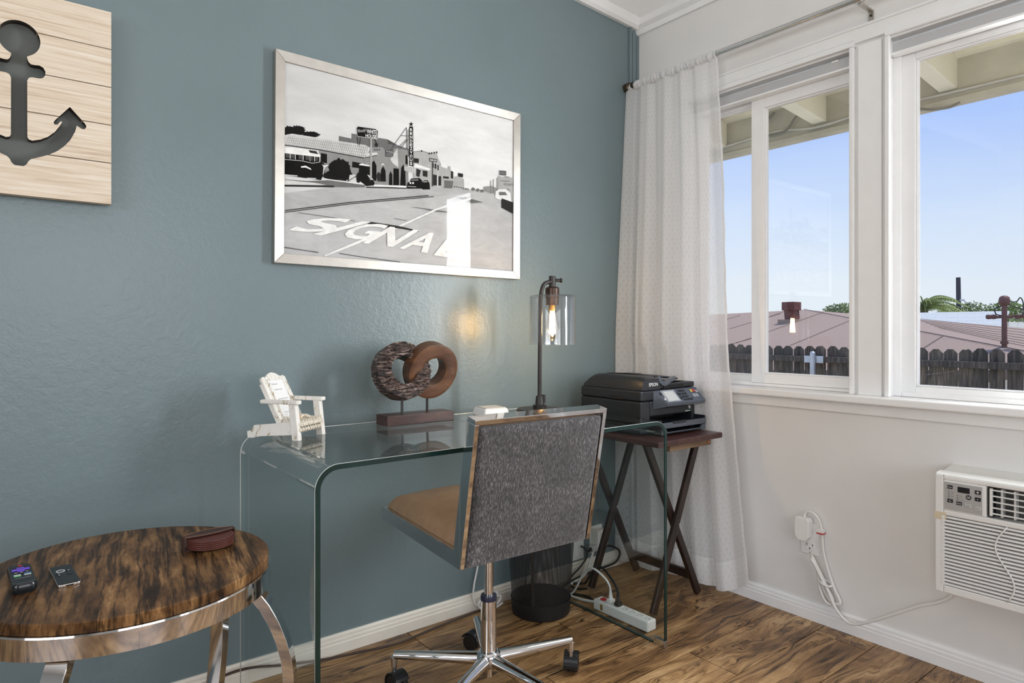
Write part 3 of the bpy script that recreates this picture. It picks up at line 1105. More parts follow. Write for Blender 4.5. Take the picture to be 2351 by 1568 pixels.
def palm(px, py, X, R, label, n=22):
    c = atx(px, py, X)
    t = thing('palm_tree', label, 'tree', (c.x, c.y, GZ), group='trees beyond the fence')
    MB().cyl((c.x, c.y, GZ), (c.x, c.y, c.z), .2, .15, n=10).build('trunk', plain('bark', (.10, .07, .05), .9), t)
    for k in range(n):
        a_ = 2 * PI * k / n + random.uniform(-.15, .15)
        el = random.uniform(.15, 1.15)
        mb = MB()
        d = Vector((math.cos(a_), math.sin(a_), 0))
        pts = []
        for i in range(9):
            s_ = i / 8
            pts.append(c + d * (R * s_ * math.cos(el * (1 - .5 * s_))) + Vector((0, 0, R * (s_ * math.sin(el) - .75 * s_ * s_))))
        sd = Vector((-d.y, d.x, 0))
        for i in range(1, 9):
            for sg in (-1, 1):
                for q in (0, .5):
                    p = pts[i - 1].lerp(pts[i], q)
                    l = R * .30 * (1 - .5 * i / 9)
                    tip = p + sd * (sg * l * .7) + d * (l * .45) - Vector((0, 0, l * .35))
                    w = d * (R * .018)
                    mb.add([p - w, p + w, tip], ((0, 1, 2),))
        mb.tube(pts, [.03 * (1 - .8 * i / 8) for i in range(9)], 5)
        mb.build('frond', LEAF1, t, fix=False)
palm(2120, 706, 26, 1.45, 'feathery palm crown at the left edge of the rightmost window', 40)
tree('leafy_tree', 'low dark green treetop peeking over the brown roof', 1932, 714, 26, (.3, .75, .28), 500, .16, LEAF2)
tree('leafy_tree', 'small green treetop right of the utility pole', 2230, 718, 38, (.4, .95, .5), 500, .2, LEAF2)
tree('leafy_tree', 'thin green treetop between the palm and the utility pole', 2178, 716, 35, (.3, .5, .35), 260, .18, LEAF1)
tree('leafy_tree', 'small green treetop behind the service mast', 2312, 716, 30, (.4, .62, .4), 360, .2, LEAF2)
tree('leafy_tree', 'yellow green bush at the far right behind the brown roof', 2352, 752, 26, (.4, .45, .4), 220, .2, LEAF1)

# ------------------------------------------------------------ curtain rod and sheer curtain
RX, RZ = 2.262, 2.166
rod = thing('curtain_rod', 'brushed steel curtain rod above the windows', 'curtain rod', (RX, 1.0, RZ))
MB().cyl((RX, 2.045, RZ), (RX, -.25, RZ), .0115, n=20).build('outer_tube', STEEL, rod, smooth=False, angle=40)
MB().cyl((RX, 1.03, RZ), (RX, -.3, RZ), .0128, n=20).build('inner_tube', STEEL, rod, angle=40)
BRZ = plain('bronze_finial', (.10, .075, .05), .3, .8, var=.2)
MB().lathe([(.0, 0), (.020, 0), (.021, .012), (.021, .024), (.017, .027), (.0165, .055), (.0, .055)], (RX, 2.048, RZ), 24, 'y').build('end_cap', BRZ, rod, angle=40).scale = (1, 1, 1)
for o in list(rod.children):
    if o.name.startswith('end_cap'):
        for v in o.data.vertices:
            v.co.y = 2 * (2.048 - 1.0) - v.co.y
        o.data.flip_normals()
MB().box((RX - .004, 1.0, RZ - .022), (XW, 1.016, RZ - .016)).box((XW - .005, .998, RZ - .075), (XW, 1.018, RZ - .016)).build('bracket', NICKEL, rod, bevel=.002)
MB().lathe([(.0165, -.012), (.0165, .012), (.013, .012), (.013, -.012)], (RX, 1.012, RZ), 20, 'y', closed=True).build('bracket_ring', STEEL, rod)
for zz in (-.035, -.062):
    MB().cyl((XW - .007, 1.008, RZ + zz), (XW - .004, 1.008, RZ + zz), .004, n=10).build('screw', BLACKS, rod)

cur = thing('sheer_curtain', 'gathered white sheer curtain with woven slots at the room corner', 'curtain', (2.25, 1.8, .02))
RE_ = [(2.19, 1.562), (1.674, 1.527), (1.33, 1.517), (.987, 1.503), (.65, 1.468), (.32, 1.431), (.03, 1.394)]
def right_edge(z):
    for (za, ya), (zb, yb) in zip(RE_, RE_[1:]):
        if z >= zb:
            t_ = (z - zb) / (za - zb)
            return yb + (ya - yb) * min(1, t_)
    return RE_[-1][1]
def cloth(u, z):
    """u: 0 at the blue wall, 1 at the free edge"""
    yr = right_edge(z)
    yl = 2.036
    h = 1 - (z - .02) / 2.14
    bias = u ** .92
    y_ = yl + (yr - yl) * bias
    ph = 2 * PI * (5.4 * u - .35 * u * u + .10 * math.sin(9 * u))
    amp = .007 + .020 * min(1, h * 1.8)
    fold = amp * (math.sin(ph + .9) * (1 - .65 * u ** 3) + .35 * math.sin(2.3 * ph + 1.3 + 1.2 * h) * (1 - u ** 2))
    x_ = 2.262 - .040 * (1 - u) ** 2 * min(1, h * 2) - .010 * h - fold
    y_ += .35 * amp * math.cos(ph + .9) * (1 - u)
    if u > .93:
        x_ += .004 * math.sin(z * 40) * (u - .93) / .07 * .5
    x_ -= .022 * max(0, (u - .55) / .45) * max(0, h - .6)
    if z < 1.0 and y_ < 2.0:
        x_ = max(x_, 2.224)
    return x_, min(y_, 2.042)
def zb(u):
    return .028 + .075 * max(0, (u - .70) / .30) ** 1.3 - .012 * math.sin(u * 9)
HB = .105
def body(u, v):
    z0 = zb(u) + HB
    z = z0 + (RZ - .016 - z0) * v
    x_, y_ = cloth(u, z)
    return Vector((x_, y_, z))
def hem(u, v):
    z = zb(u) + (HB + .004) * v
    x_, y_ = cloth(u, z)
    return Vector((x_ - .0015, y_, z))
cw = .66
MB().grid(body, 150, 60, lambda u, v: (u * cw, v * 2.02)).build('cloth', SHEER, cur, smooth=True, fix=False)
MB().grid(hem, 150, 5, lambda u, v: (u * cw, v * HB)).build('hem', HEMM, cur, smooth=True, fix=False)
def pocket(u, v):
    a_ = 2 * PI * v
    y_ = 2.030 + (1.562 - 2.030) * u
    r = .0155 + .0016 * math.sin(u * 150 + 2 * math.sin(u * 37)) + .0012 * math.sin(u * 63)
    return Vector((RX - r * math.cos(a_), y_ + .002 * math.sin(u * 90 + v * 5), RZ + r * 1.12 * math.sin(a_) - .003))
MB().grid(pocket, 220, 16, lambda u, v: (u * cw, v * .1)).build('rod_pocket', HEMM, cur, smooth=True, fix=False)
def edgehem(u, v):
    z0 = zb(1)
    z = z0 + (RZ - .016 - z0) * v
    uu = .985 + .016 * u
    x_, y_ = cloth(min(1, uu), z)
    if uu > 1:
        y_ -= .002
    return Vector((x_ - .002, y_, z))
MB().grid(edgehem, 2, 60, lambda u, v: (u * .02, v * 2.1)).build('side_hem', HEMM, cur, smooth=True, fix=False)

# ------------------------------------------------------------ wall air conditioner
AY1, AY0, AX, AZ0, AZ1 = .765, .085, 2.2, .283, .630
ac = thing('air_conditioner', 'white through-wall air conditioner with horizontal louvers', 'air conditioner', (2.3, .43, AZ0))
ACW = plain('ac_white', (.80, .795, .77), .42, var=.02)
# front shell: rim and mullions around the openings, so that louvers stand in real recesses
cp_y0, cp_y1, cp_z0, cp_z1 = .650, .752, .528, .612
sh = MB()
sh.prism([(XW, 0, AZ0 + .004), (AX + .012, 0, AZ0), (AX + .012, 0, AZ1 - .006), (AX + .03, 0, AZ1), (XW, 0, AZ1 + .015)][0:5] and
         [(XW, AY0, AZ0 + .004), (AX + .040, AY0, AZ0 + .002), (AX + .040, AY0, AZ1 - .004), (AX + .045, AY0, AZ1 - .002), (XW, AY0, AZ1 + .012)], (0, AY1 - AY0, 0))
sh.build('housing', ACW, ac)
rim = MB()
GZ0, GZ1 = AZ0 + .022, .512          # grille field
rim.box((AX, AY1 - .022, AZ0), (AX + .04, AY1, AZ1))
rim.box((AX, AY0, AZ0), (AX + .04, AY0 + .022, AZ1))
rim.box((AX, AY0 + .022, AZ0), (AX + .04, AY1 - .022, GZ0))
rim.box((AX, AY0 + .022, .617), (AX + .04, AY1 - .022, AZ1))
rim.box((AX, AY0 + .022, GZ1), (AX + .04, AY1 - .022, .528))
rim.box((AX, .636, .528), (AX + .04, AY1 - .022, .617))
rim.prism([(AX, AY0, AZ1), (AX + .04, AY0, AZ1), (AX + .04, AY0, AZ1 + .008), (AX + .012, AY0, AZ1 + .006)], (0, AY1 - AY0, 0))
rim.build('front_panel', ACW, ac, bevel=.003)
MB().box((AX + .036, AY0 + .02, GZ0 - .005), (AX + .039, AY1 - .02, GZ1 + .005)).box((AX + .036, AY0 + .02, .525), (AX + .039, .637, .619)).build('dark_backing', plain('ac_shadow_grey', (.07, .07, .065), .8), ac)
nl = 20
pitch = (GZ1 - GZ0) / nl
lm = MB().prism([(0, -(AY1 - AY0 - .048) / 2, -.0024), (.016, -(AY1 - AY0 - .048) / 2, .001), (.016, -(AY1 - AY0 - .048) / 2, .0035), (0.001, -(AY1 - AY0 - .048) / 2, .0026)], (0, AY1 - AY0 - .048, 0)).mesh('louver')
lm.materials.append(ACW)
for i in range(nl):
    o = bpy.data.objects.new('louver', lm)
    C.objects.link(o)
    o.parent = ac
    o.location = Vector((AX + .001, (AY0 + AY1) / 2, GZ0 + pitch * (i + .5))) - ac.location
for i in range(nl):
    z = GZ0 + pitch * (i + .5)
    MB().cyl((AX - .0015, AY1 - .0225, z), (AX + .005, AY1 - .0225, z), .0052, n=12).build('louver_end', ACW, ac)
wav = [(AX - .0002, .592 - .022 * math.sin((z - GZ0) / (GZ1 - GZ0) * 2 * PI + .25) * 1.0, z) for z in [GZ0 + (GZ1 - GZ0) * i / 24 for i in range(25)]]
MB().tube(wav, .0022, 6).build('wavy_rib', ACW, ac, smooth=True)
# outlet grille at the top
for ya in (.10, .622):
    MB().box((AX + .010, ya, .531), (AX + .036, ya + .012, .615)).build('vent_side', BLACKP, ac)
for i in range(5):
    z = .540 + i * .0165
    MB().box((AX + .002, .105, z), (AX + .010, .628, z + .0035)).build('vent_blade', ACW, ac, bevel=.001)
for yv in (.60, .57, .42, .27, .13):
    MB().box((AX + .004, yv - .0025, .535), (AX + .03, yv + .0025, .613)).build('vent_fin', GREYP, ac)
MB().box((AX + .001, .622, .535), (AX + .01, .628, .612)).build('vent_frame', ACW, ac)
# control panel
pan = MB().box((AX - .0015, cp_y0 - .005, cp_z0 + .004), (AX, cp_y1 - .012, cp_z1)).build('control_panel', plain('ac_panel_silver', (.47, .46, .45), .4, .2, var=.03), ac, bevel=.001)
AXF = AX - .0018
def acp(u, v):
    """panel position: u from left to right, v from top to bottom, 0..1"""
    return Vector((AXF, cp_y1 - .014 - u * (cp_y1 - .014 - cp_y0 + .003), cp_z1 - .002 - v * (cp_z1 - cp_z0 - .008)))
def btn(name, u0, v0, u1, v1, mat, word=None, wm=WINK, hh=.35):
    a, b = acp(u0, v0), acp(u1, v1)
    o = MB().box((AXF - .0015, b.y, b.z), (AXF + .0005, a.y, a.z)).build(name, mat, pan, bevel=.0008)
    if word:
        mb = MB()
        h = (a.z - b.z) * hh
        w = min((a.y - b.y) * .8, h * GLYPH[word][2])
        letter(mb, word, (AXF - .0017, (a.y + b.y) / 2 + w / 2, (a.z + b.z) / 2 - h / 2), (0, -1, 0), (0, 0, 1), h, w)
        mb.build('button_print', wm, pan, fix=False)
btn('button', .07, .08, .22, .22, INK, 'Power')
btn('display', .36, .09, .69, .30, DARKV)
btn('button', .83, .12, .99, .26, INK, '+', hh=.6)
btn('button', .83, .38, .99, .52, INK, '-', hh=.12)
btn('button', .07, .62, .23, .75, INK, 'Fan')
btn('button', .32, .66, .48, .79, INK, 'Mode')
btn('button', .57, .69, .73, .82, GREYP, 'Power\nSaver', INK, .7)
btn('button', .83, .73, .99, .86, GREYP, 'Delay', INK, .4)
c = acp(.66, .44)
MB().cyl((AXF - .001, c.y, c.z), (AXF, c.y, c.z), .0068, n=24).build('logo_disc', INK, pan)
mb = MB()
letter(mb, 'GE', (AXF - .0013, c.y + .0042, c.z - .003), (0, -1, 0), (0, 0, 1), .006, .0084)
mb.lathe([(.0058, AXF - .0013), (.0062, AXF - .0013)], (0, c.y, c.z), 24, 'x') if False else None
mb.build('logo_print', WINK, pan, fix=False)
mb = MB()
for i, w in enumerate(('Auto', 'High', 'Med', 'Low')):
    p = acp(.17, .35 + i * .085)
    letter(mb, w, p, (0, -1, 0), (0, 0, 1), .0026)
    q = acp(.11, .35 + i * .085)
    mb.box((AXF - .0004, q.y - .0015, q.z), (AXF, q.y + .0015, q.z + .002))
for i, w in enumerate(('Cool', 'Fan Only', 'Energy Saver')):
    p = acp(.40, .45 + i * .085)
    letter(mb, w, p, (0, -1, 0), (0, 0, 1), .0026)
    q = acp(.35, .45 + i * .085)
    mb.box((AXF - .0004, q.y - .0015, q.z), (AXF, q.y + .0015, q.z + .002))
p = acp(.83, .32)
letter(mb, 'Temperature', p, (0, -1, 0), (0, 0, 1), .0026)
mb.build('panel_print', INK, pan, fix=False)
MB().box((AX - .0008, AY1 - .030, .498), (AX, AY1 + .001, .520)).build('tape_patch', TAPE, ac)

# ------------------------------------------------------------ outlet, plug and coiled cord below the window
po = thing('wall_outlet', 'white outlet plate below the window', 'outlet', (XW, 1.221, .24))
MB().box((XW - .005, 1.186, .237), (XW, 1.256, .352)).build('plate', WPLASTIC, po, bevel=.002)
rc = MB().box((XW - .007, 1.204, .252), (XW - .004, 1.238, .284)).build('receptacle', WPLASTIC, po, bevel=.0015)
MB().box((XW - .0075, 1.2305, .268), (XW - .0068, 1.2325, .278)).box((XW - .0075, 1.2095, .268), (XW - .0068, 1.2115, .2765)).cyl((XW - .0075, 1.221, .2595), (XW - .0068, 1.221, .2595), .0025, n=10).build('slots', DARKV, rc)
MB().cyl((XW - .006, 1.221, .243), (XW - .0045, 1.221, .243), .0022, n=10).build('screw', STEEL, po)
prof = [(1.210, .306), (1.222, .290), (1.250, .290), (1.262, .306), (1.264, .362), (1.258, .374), (1.214, .374), (1.208, .362)]
gp = MB().prism([(XW - .040, a, b) for a, b in prof], (.034, 0, 0)).build('safety_plug', WPLASTIC, ac, bevel=.003)
for zz in (.320, .346):
    MB().cyl((XW - .022, 1.262, zz), (XW - .022, 1.269, zz), .006, n=14).build('test_button', WPLASTIC, gp, bevel=.001)
xc = XW - .018
cpts = [(xc, 1.235, .372), (xc, 1.228, .392), (xc, 1.205, .395), (xc, 1.182, .375), (xc + .004, 1.172, .33), (xc + .004, 1.168, .27), (xc + .005, 1.150, .20), (xc + .002, 1.125, .14),
        (xc, 1.105, .105), (xc, 1.115, .092), (xc - .004, 1.140, .10), (xc - .006, 1.165, .14), (xc - .006, 1.180, .19), (xc - .006, 1.193, .222), (xc - .004, 1.205, .235),
        (xc - .010, 1.200, .238), (xc - .012, 1.185, .215), (xc - .012, 1.165, .18), (xc - .012, 1.140, .135), (xc - .012, 1.125, .105), (xc - .012, 1.135, .088), (xc - .014, 1.155, .10),
        (xc - .014, 1.172, .14), (xc - .014, 1.178, .19), (xc - .016, 1.190, .228), (xc - .02, 1.198, .232), (xc - .02, 1.185, .215), (xc - .02, 1.165, .18), (xc - .02, 1.140, .14), (xc - .02, 1.115, .09),
        (xc - .02, 1.085, .058), (xc - .02, 1.05, .050), (xc - .02, .99, .082), (xc - .02, .92, .130), (xc - .02, .85, .178), (xc - .02, .80, .205), (xc - .02, .765, .232), (xc - .02, .745, .268), (xc - .02, .74, .284)]
t = MB().tube(smooth_path(cpts, 8), .0052, 8).build('power_cord', CORDW, ac, smooth=True)
tie = [(xc - .008 + .020 * math.cos(a_), 1.152 + .019 * math.sin(a_), .158 + .006 * math.sin(a_)) for a_ in [2 * PI * i / 20 for i in range(20)]]
MB().tube(tie, .004, 6, closed=True).build('cord_tie', WPLASTIC, t, smooth=True)
MB().box((xc - .008, 1.163, .33), (xc + .010, 1.185, .343)).build('cord_label', WPLASTIC, t, bevel=.001)
MB().box((xc - .009, 1.162, .326), (xc + .011, 1.186, .330)).build('label_stripe', RED, t)

# ------------------------------------------------------------ framed street photograph
PX0, PX1, PZ0, PZ1 = .660, 1.620, 1.262, 1.917
PCX, PCZ = (PX0 + PX1) / 2, (PZ0 + PZ1) / 2
PYF = 2.022                        # front of the frame
FW = .031
pic = thing('framed_photograph', 'large black and white street photograph in a brushed nickel frame', 'picture', (PCX, YW, PZ0))
pic.rotation_euler = (0, math.radians(.35), 0)
def rail(a, b, c_, d_):
    # front face polygon a,b,c,d (x,z) with a shallow inward bevel
    def P(q, y_):
        return (q[0] - PCX, y_ - YW, q[1] - PZ0)
    m = MB()
    vs = [P(a, PYF), P(b, PYF), P(c_, PYF + .004), P(d_, PYF + .004), P(a, YW), P(b, YW), P(c_, YW), P(d_, YW)]
    m.add(vs, ((0, 1, 2, 3), (7, 6, 5, 4), (0, 4, 5, 1), (1, 5, 6, 2), (2, 6, 7, 3), (3, 7, 4, 0)))
    m.build('frame_rail', NICKEL, pic, local=True, bevel=.0012)
rail((PX0, PZ1), (PX1, PZ1), (PX1 - FW, PZ1 - FW), (PX0 + FW, PZ1 - FW))
rail((PX1, PZ1), (PX1, PZ0), (PX1 - FW, PZ0 + FW), (PX1 - FW, PZ1 - FW))
rail((PX1, PZ0), (PX0, PZ0), (PX0 + FW, PZ0 + FW), (PX1 - FW, PZ0 + FW))
rail((PX0, PZ0), (PX0, PZ1), (PX0 + FW, PZ1 - FW), (PX0 + FW, PZ0 + FW))
YP = PYF + .010                    # print surface
IX0, IX1, IZ0, IZ1 = PX0 + FW, PX1 - FW, PZ0 + FW, PZ1 - FW
MB().box((IX0 - PCX, PYF + .005 - YW, IZ0 - PZ0), (IX1 - PCX, PYF + .007 - YW, IZ1 - PZ0)).build('glazing', PICGLASS, pic, local=True)
def sky_print():
    m, n, b = newmat('print_sky')
    v = coords(n, (2.2, 2, 7), rot=(0, -.5, 0))
    A = noise(n, 2.0, 6, v, .6, .4)
    v2 = coords(n, (1, 1, 1))
    s2 = N(n, 'ShaderNodeSeparateXYZ')
    n.links.new(v2, s2.inputs[0])
    mr = N(n, 'ShaderNodeMapRange')
    mr.inputs[1].default_value = -.45
    mr.inputs[2].default_value = .45
    n.links.new(s2.outputs[0], mr.inputs[0])
    c1 = ramp(n, A, ((.3, (.66, .66, .655)), (.7, (.82, .82, .815))))
    c2 = ramp(n, mr.outputs[0], ((0, (.88, .88, .88)), (.6, (1.12, 1.12, 1.12)), (1, (1.2, 1.2, 1.2))))
    n.links.new(mixc(n, 1, c1, c2, 'MULTIPLY'), b.inputs['Base Color'])
    b.inputs['Roughness'].default_value = .6
    return m
def road_print(name, lo, hi):
    m, n, b = newmat(name)
    A = noise(n, 3, 8, coords(n, (3, 3, 9)), .7, .5)
    n.links.new(ramp(n, A, ((.3, (lo,) * 3), (.7, (hi,) * 3))), b.inputs['Base Color'])
    b.inputs['Roughness'].default_value = .6
    return m
PR = {'sky': sky_print(), 'road': road_print('print_road', .44, .60), 'far': road_print('print_far_road', .38, .54)}
def grey(v):
    k = 'print_grey_%03d' % int(v * 1000)
    m = plain(k, (v, v, v * .98), .8, var=.10, scale=40)
    m.node_tree.nodes['Principled BSDF'].inputs['Specular IOR Level'].default_value = .05
    return m
def print_xy(X, Y):
    """place in the picture -> place on the flat print (plane of the wall)"""
    d = sight(640 + X / 4.198, 260 + Y / 4.198)
    k = PYF / d.y
    x_, z_ = d.x * k, EYE + d.z * k
    return (min(max(x_, IX0 + .0005), IX1 - .0005), min(max(z_, IZ0 + .0005), IZ1 - .0005))
layer = [0]
PRINT = {}
def ink(pts, mat, key=None):
    layer[0] += 1
    y_ = YP - YW - layer[0] * .000012
    PRINT.setdefault(mat.name, (mat, MB()))[1].add([(a - PCX, y_, b - PZ0) for a, b in (print_xy(*p) for p in pts)], (tuple(range(len(pts))),))
def tri_ink(pts, mat):
    # concave outlines: fan out by ear clipping through mathutils
    from mathutils.geometry import tessellate_polygon
    layer[0] += 1
    y_ = YP - YW - layer[0] * .000012
    q = [Vector((a - PCX, y_, b - PZ0)) for a, b in (print_xy(*p) for p in pts)]
    PRINT.setdefault(mat.name, (mat, MB()))[1].add(q, [tuple(t_) for t_ in tessellate_polygon([q])])
def stroke(pts, w, mat):
    for (x0, y0), (x1, y1) in zip(pts, pts[1:]):
        L = math.hypot(x1 - x0, y1 - y0) or 1
        nx, ny = -(y1 - y0) / L * w / 2, (x1 - x0) / L * w / 2
        ink([(x0 + nx, y0 + ny), (x1 + nx, y1 + ny), (x1 - nx, y1 - ny), (x0 - nx, y0 - ny)], mat)
def blob(cx_, cy_, rx, ry, mat, n=64, rag=.16, seed=1):
    r = random.Random(seed)
    tri_ink([(cx_ + rx * math.cos(2 * PI * i / n) * (1 + r.uniform(-rag, rag)), cy_ + ry * math.sin(2 * PI * i / n) * (1 + r.uniform(-rag, rag))) for i in range(n)], mat)
def homog(q):
    """unit square -> quad given as lower left, lower right, upper right, upper left"""
    (x0, y0), (x1, y1), (x2, y2), (x3, y3) = q
    dx1, dx2, dx3 = x1 - x2, x3 - x2, x0 - x1 + x2 - x3
    dy1, dy2, dy3 = y1 - y2, y3 - y2, y0 - y1 + y2 - y3
    den = dx1 * dy2 - dx2 * dy1
    g = (dx3 * dy2 - dx2 * dy3) / den
    h = (dx1 * dy3 - dx3 * dy1) / den
    a, b_, c_ = x1 - x0 + g * x1, x3 - x0 + h * x3, x0
    d, e_, f_ = y1 - y0 + g * y1, y3 - y0 + h * y3, y0
    return lambda u, v: ((a * u + b_ * v + c_) / (g * u + h * v + 1), (d * u + e_ * v + f_) / (g * u + h * v + 1))
def word_ink(w, quad, mat):
    vs, fs, _ = GLYPH[w]
    H_ = homog(quad)
    layer[0] += 1
    y_ = YP - YW - layer[0] * .000012
    PRINT.setdefault(mat.name, (mat, MB()))[1].add([(a - PCX, y_, b - PZ0) for a, b in (print_xy(*H_(u, v)) for u, v in vs)], fs)
K0, K1, K2, K3, K4, K5, K6, K7 = grey(.008), grey(.03), grey(.08), grey(.17), grey(.30), grey(.46), grey(.66), grey(.88)
B = -900
ink([(B, -1500), (3200, -1500), (3200, 2600), (B, 2600)], PR['sky'])
ink([(B, 650), (700, 690), (1500, 700), (1850, 728), (2400, 760), (3200, 800), (3200, 2600), (B, 2600)], PR['far'])
ink([(B, 1010), (65, 955), (700, 872), (1450, 800), (1900, 752), (2400, 820), (3200, 800), (3200, 2600), (B, 2600)], PR['road'])
blob(95, 185, 75, 60, K0, seed=3)
blob(190, 165, 70, 50, K0, seed=4)
blob(310, 205, 85, 32, K0, seed=5)
tri_ink([(583, 215), (705, 240), (705, 190), (860, 215), (1055, 245), (1150, 300), (1300, 350), (1300, 420), (583, 290)], K3)
ink([(1055, 245), (1150, 300), (1060, 290)], K2)
ink([(390, 355), (830, 420), (840, 610), (470, 640), (390, 560)], K4)          # low house wall
tri_ink([(60, 210), (130, 196), (840, 302), (905, 335), (830, 428), (400, 352), (60, 308)], K6)   # tiled roof
for i in range(40):
    x = 75 + i * 19.5
    stroke([(x + 30, 205 + (x - 60) * .145), (x, 300 + (x - 60) * .165)], 3, K3)
for i in range(4):
    stroke([(62, 232 + i * 22), (860 - i * 8, 325 + i * 27)], 2.4, K4)
stroke([(62, 308), (400, 352), (830, 428)], 9, K1)
tri_ink([(830, 425), (900, 330), (1000, 320), (1060, 380), (1130, 330), (1250, 350), (1260, 700), (840, 690)], K4)   # arcaded front
ink([(835, 380), (955, 372), (960, 400), (850, 425)], K6)
stroke([(840, 425), (955, 400)], 7, K1)
for i in range(4):
    blob(925 + i * 17, 348, 6, 6, K0, 10, .05, i)
ink([(1080, 440), (1150, 330), (1160, 520), (1110, 480)], K6)
for pts in ([(410, 382), (470, 392), (470, 482), (410, 470)], [(715, 463), (845, 486), (800, 530), (712, 517)],
            [(905, 640), (905, 470), (925, 452), (948, 500), (948, 650)], [(985, 655), (992, 540), (1012, 505), (1036, 550), (1040, 655)],
            [(1068, 690), (1070, 590), (1085, 552), (1102, 590), (1104, 700)], [(1110, 690), (1112, 525), (1165, 530), (1168, 690)],
            [(1178, 690), (1186, 520), (1206, 490), (1226, 520), (1232, 695)], [(1228, 400), (1246, 395), (1250, 490), (1228, 485)]):
    ink(pts, K0)
ink([(985, 505), (1010, 475), (1032, 505), (1012, 490)], K7)
blob(590, 545, 110, 110, K0, seed=8, rag=.12)
blob(560, 600, 130, 50, K0, seed=9)
blob(650, 590, 60, 60, K0, seed=10)
tri_ink([(60, 330), (150, 328), (380, 368), (408, 410), (400, 425), (60, 385)], K7)       # bus roof
ink([(290, 355), (365, 365), (388, 395), (305, 380)], K1)
tri_ink([(60, 384), (400, 420), (405, 468), (440, 480), (452, 560), (412, 645), (60, 600)], K0)
for x in (70, 120, 195, 262, 305, 355):
    ink([(x, 390 + (x - 60) * .1), (x + (38 if x < 300 else 26), 394 + (x - 60) * .1), (x + (38 if x < 300 else 26), 432 + (x - 60) * .1), (x, 428 + (x - 60) * .1)], K2)
    stroke([(x + 44, 392 + (x - 60) * .1), (x + 44, 440 + (x - 60) * .1)], 7, K6)
stroke([(60, 446), (230, 460), (330, 482), (400, 470)], 5, K6)
stroke([(60, 384), (400, 420)], 5, K7)
ink([(215, 515), (262, 505), (310, 530), (320, 548), (262, 524), (225, 526)], K7)
ink([(420, 490), (450, 505), (452, 520), (436, 590), (428, 590), (436, 520)], K6)
ink([(440, 508), (475, 495), (480, 505), (448, 520)], K7)
ink([(60, 592), (185, 602), (185, 610), (60, 600)], K7)
ink([(275, 622), (365, 625), (365, 635), (275, 630)], K6)
tri_ink([(60, 640), (290, 655), (600, 640), (840, 690), (835, 712), (540, 712), (420, 690), (60, 690)], K3)
ink([(60, 645), (350, 672), (470, 690), (60, 692)], K6)
stroke([(60, 700), (540, 706)], 18, K1)
stroke([(430, 632), (800, 680), (1240, 712)], 9, K7)
ink([(780, 490), (805, 480), (885, 500), (890, 510), (780, 497)], K7)
tri_ink([(780, 500), (885, 512), (900, 590), (935, 690), (850, 700), (775, 640)], K0)
ink([(858, 588), (885, 600), (920, 640), (890, 632)], K7)
ink([(690, 592), (745, 590), (735, 640), (680, 640)], K6)
stroke([(668, 655), (760, 600)], 6, K1)
blob(775, 620, 22, 50, K0, seed=12)
blob(970, 610, 22, 45, K1, seed=13)
blob(1085, 650, 16, 55, K0, seed=14)
stroke([(850, 712), (1240, 718)], 9, K0)
stroke([(925, 692), (1240, 705)], 16, K7)
stroke([(893, 240), (893, 640)], 19, K5)
stroke([(886, 240), (886, 640)], 3, K2)
for a, b in (((760, 215), (768, 300)), ((790, 230), (782, 305)), ((930, 245), (950, 300))):
    stroke([a, b], 6, K1)
blob(945, 300, 16, 20, K1, seed=15)
tri_ink([(752, 140), (765, 122), (940, 146), (960, 165), (955, 246), (760, 218)], K0)     # sign board
stroke([(752, 140), (765, 122), (940, 146), (960, 165), (955, 246), (760, 218), (752, 140)], 4, K6)
word_ink('WHITE', [(852, 190), (950, 200), (950, 160), (852, 148)], K7)
word_ink('HOUSE', [(840, 226), (950, 242), (950, 206), (840, 194)], K7)
word_ink("Woody's", [(765, 196), (850, 182), (846, 138), (760, 150)], K6)
ink([(1030, 355), (1105, 345), (1108, 370), (1032, 382)], K1)
ink([(1030, 385), (1108, 385), (1108, 412), (1032, 412)], K1)
for i in range(5):
    stroke([(1042 + i * 13, 372), (1046 + i * 13, 355)], 5, K6)
    stroke([(1042 + i * 13, 405), (1046 + i * 13, 392)], 5, K6)
for a, b in (((1090, 335), (1235, 130)), ((1235, 130), (1238, 340)), ((1180, 210), (1262, 212)), ((1160, 320), (1238, 245)), ((1180, 330), (1250, 245)), ((1250, 150), (1250, 340))):
    stroke([a, b], 5, K2)
tri_ink([(1260, 140), (1266, 120), (1294, 120), (1299, 140), (1303, 505), (1264, 500)], K0)   # tall neon sign
star = []
for i in range(10):
    r = 25 if i % 2 == 0 else 9
    star.append((1280 + r * math.sin(PI * i / 5), 98 - r * 1.05 * math.cos(PI * i / 5)))
tri_ink(star, K0)
for i, ch in enumerate('RENDEZVOUS'):
    yb = 162 + i * 36.5
    word_ink(ch, [(1269, yb + 4), (1293, yb + 4), (1293, yb - 25), (1269, yb - 25)], K7)
tri_ink([(1303, 370), (1390, 360), (1480, 385), (1525, 370), (1545, 430), (1570, 480), (1575, 700), (1303, 700)], K5)
stroke([(1303, 366), (1390, 358), (1480, 385)], 5, K3)
for pts in ([(1305, 425), (1355, 432), (1355, 475), (1305, 470)], [(1393, 545), (1440, 552), (1438, 610), (1393, 600)],
            [(1480, 470), (1500, 474), (1500, 520), (1480, 515)], [(1508, 478), (1525, 482), (1525, 530), (1508, 525)], [(1535, 490), (1548, 494), (1548, 545), (1535, 540)],
            [(1480, 580), (1530, 590), (1530, 690), (1480, 690)], [(1545, 600), (1590, 600), (1590, 690), (1545, 690)]):
    ink(pts, K1)
ink([(1320, 480), (1400, 505), (1470, 530), (1460, 545), (1310, 515)], K7)
ink([(1213, 505), (1332, 520), (1326, 572), (1215, 548)], K6)
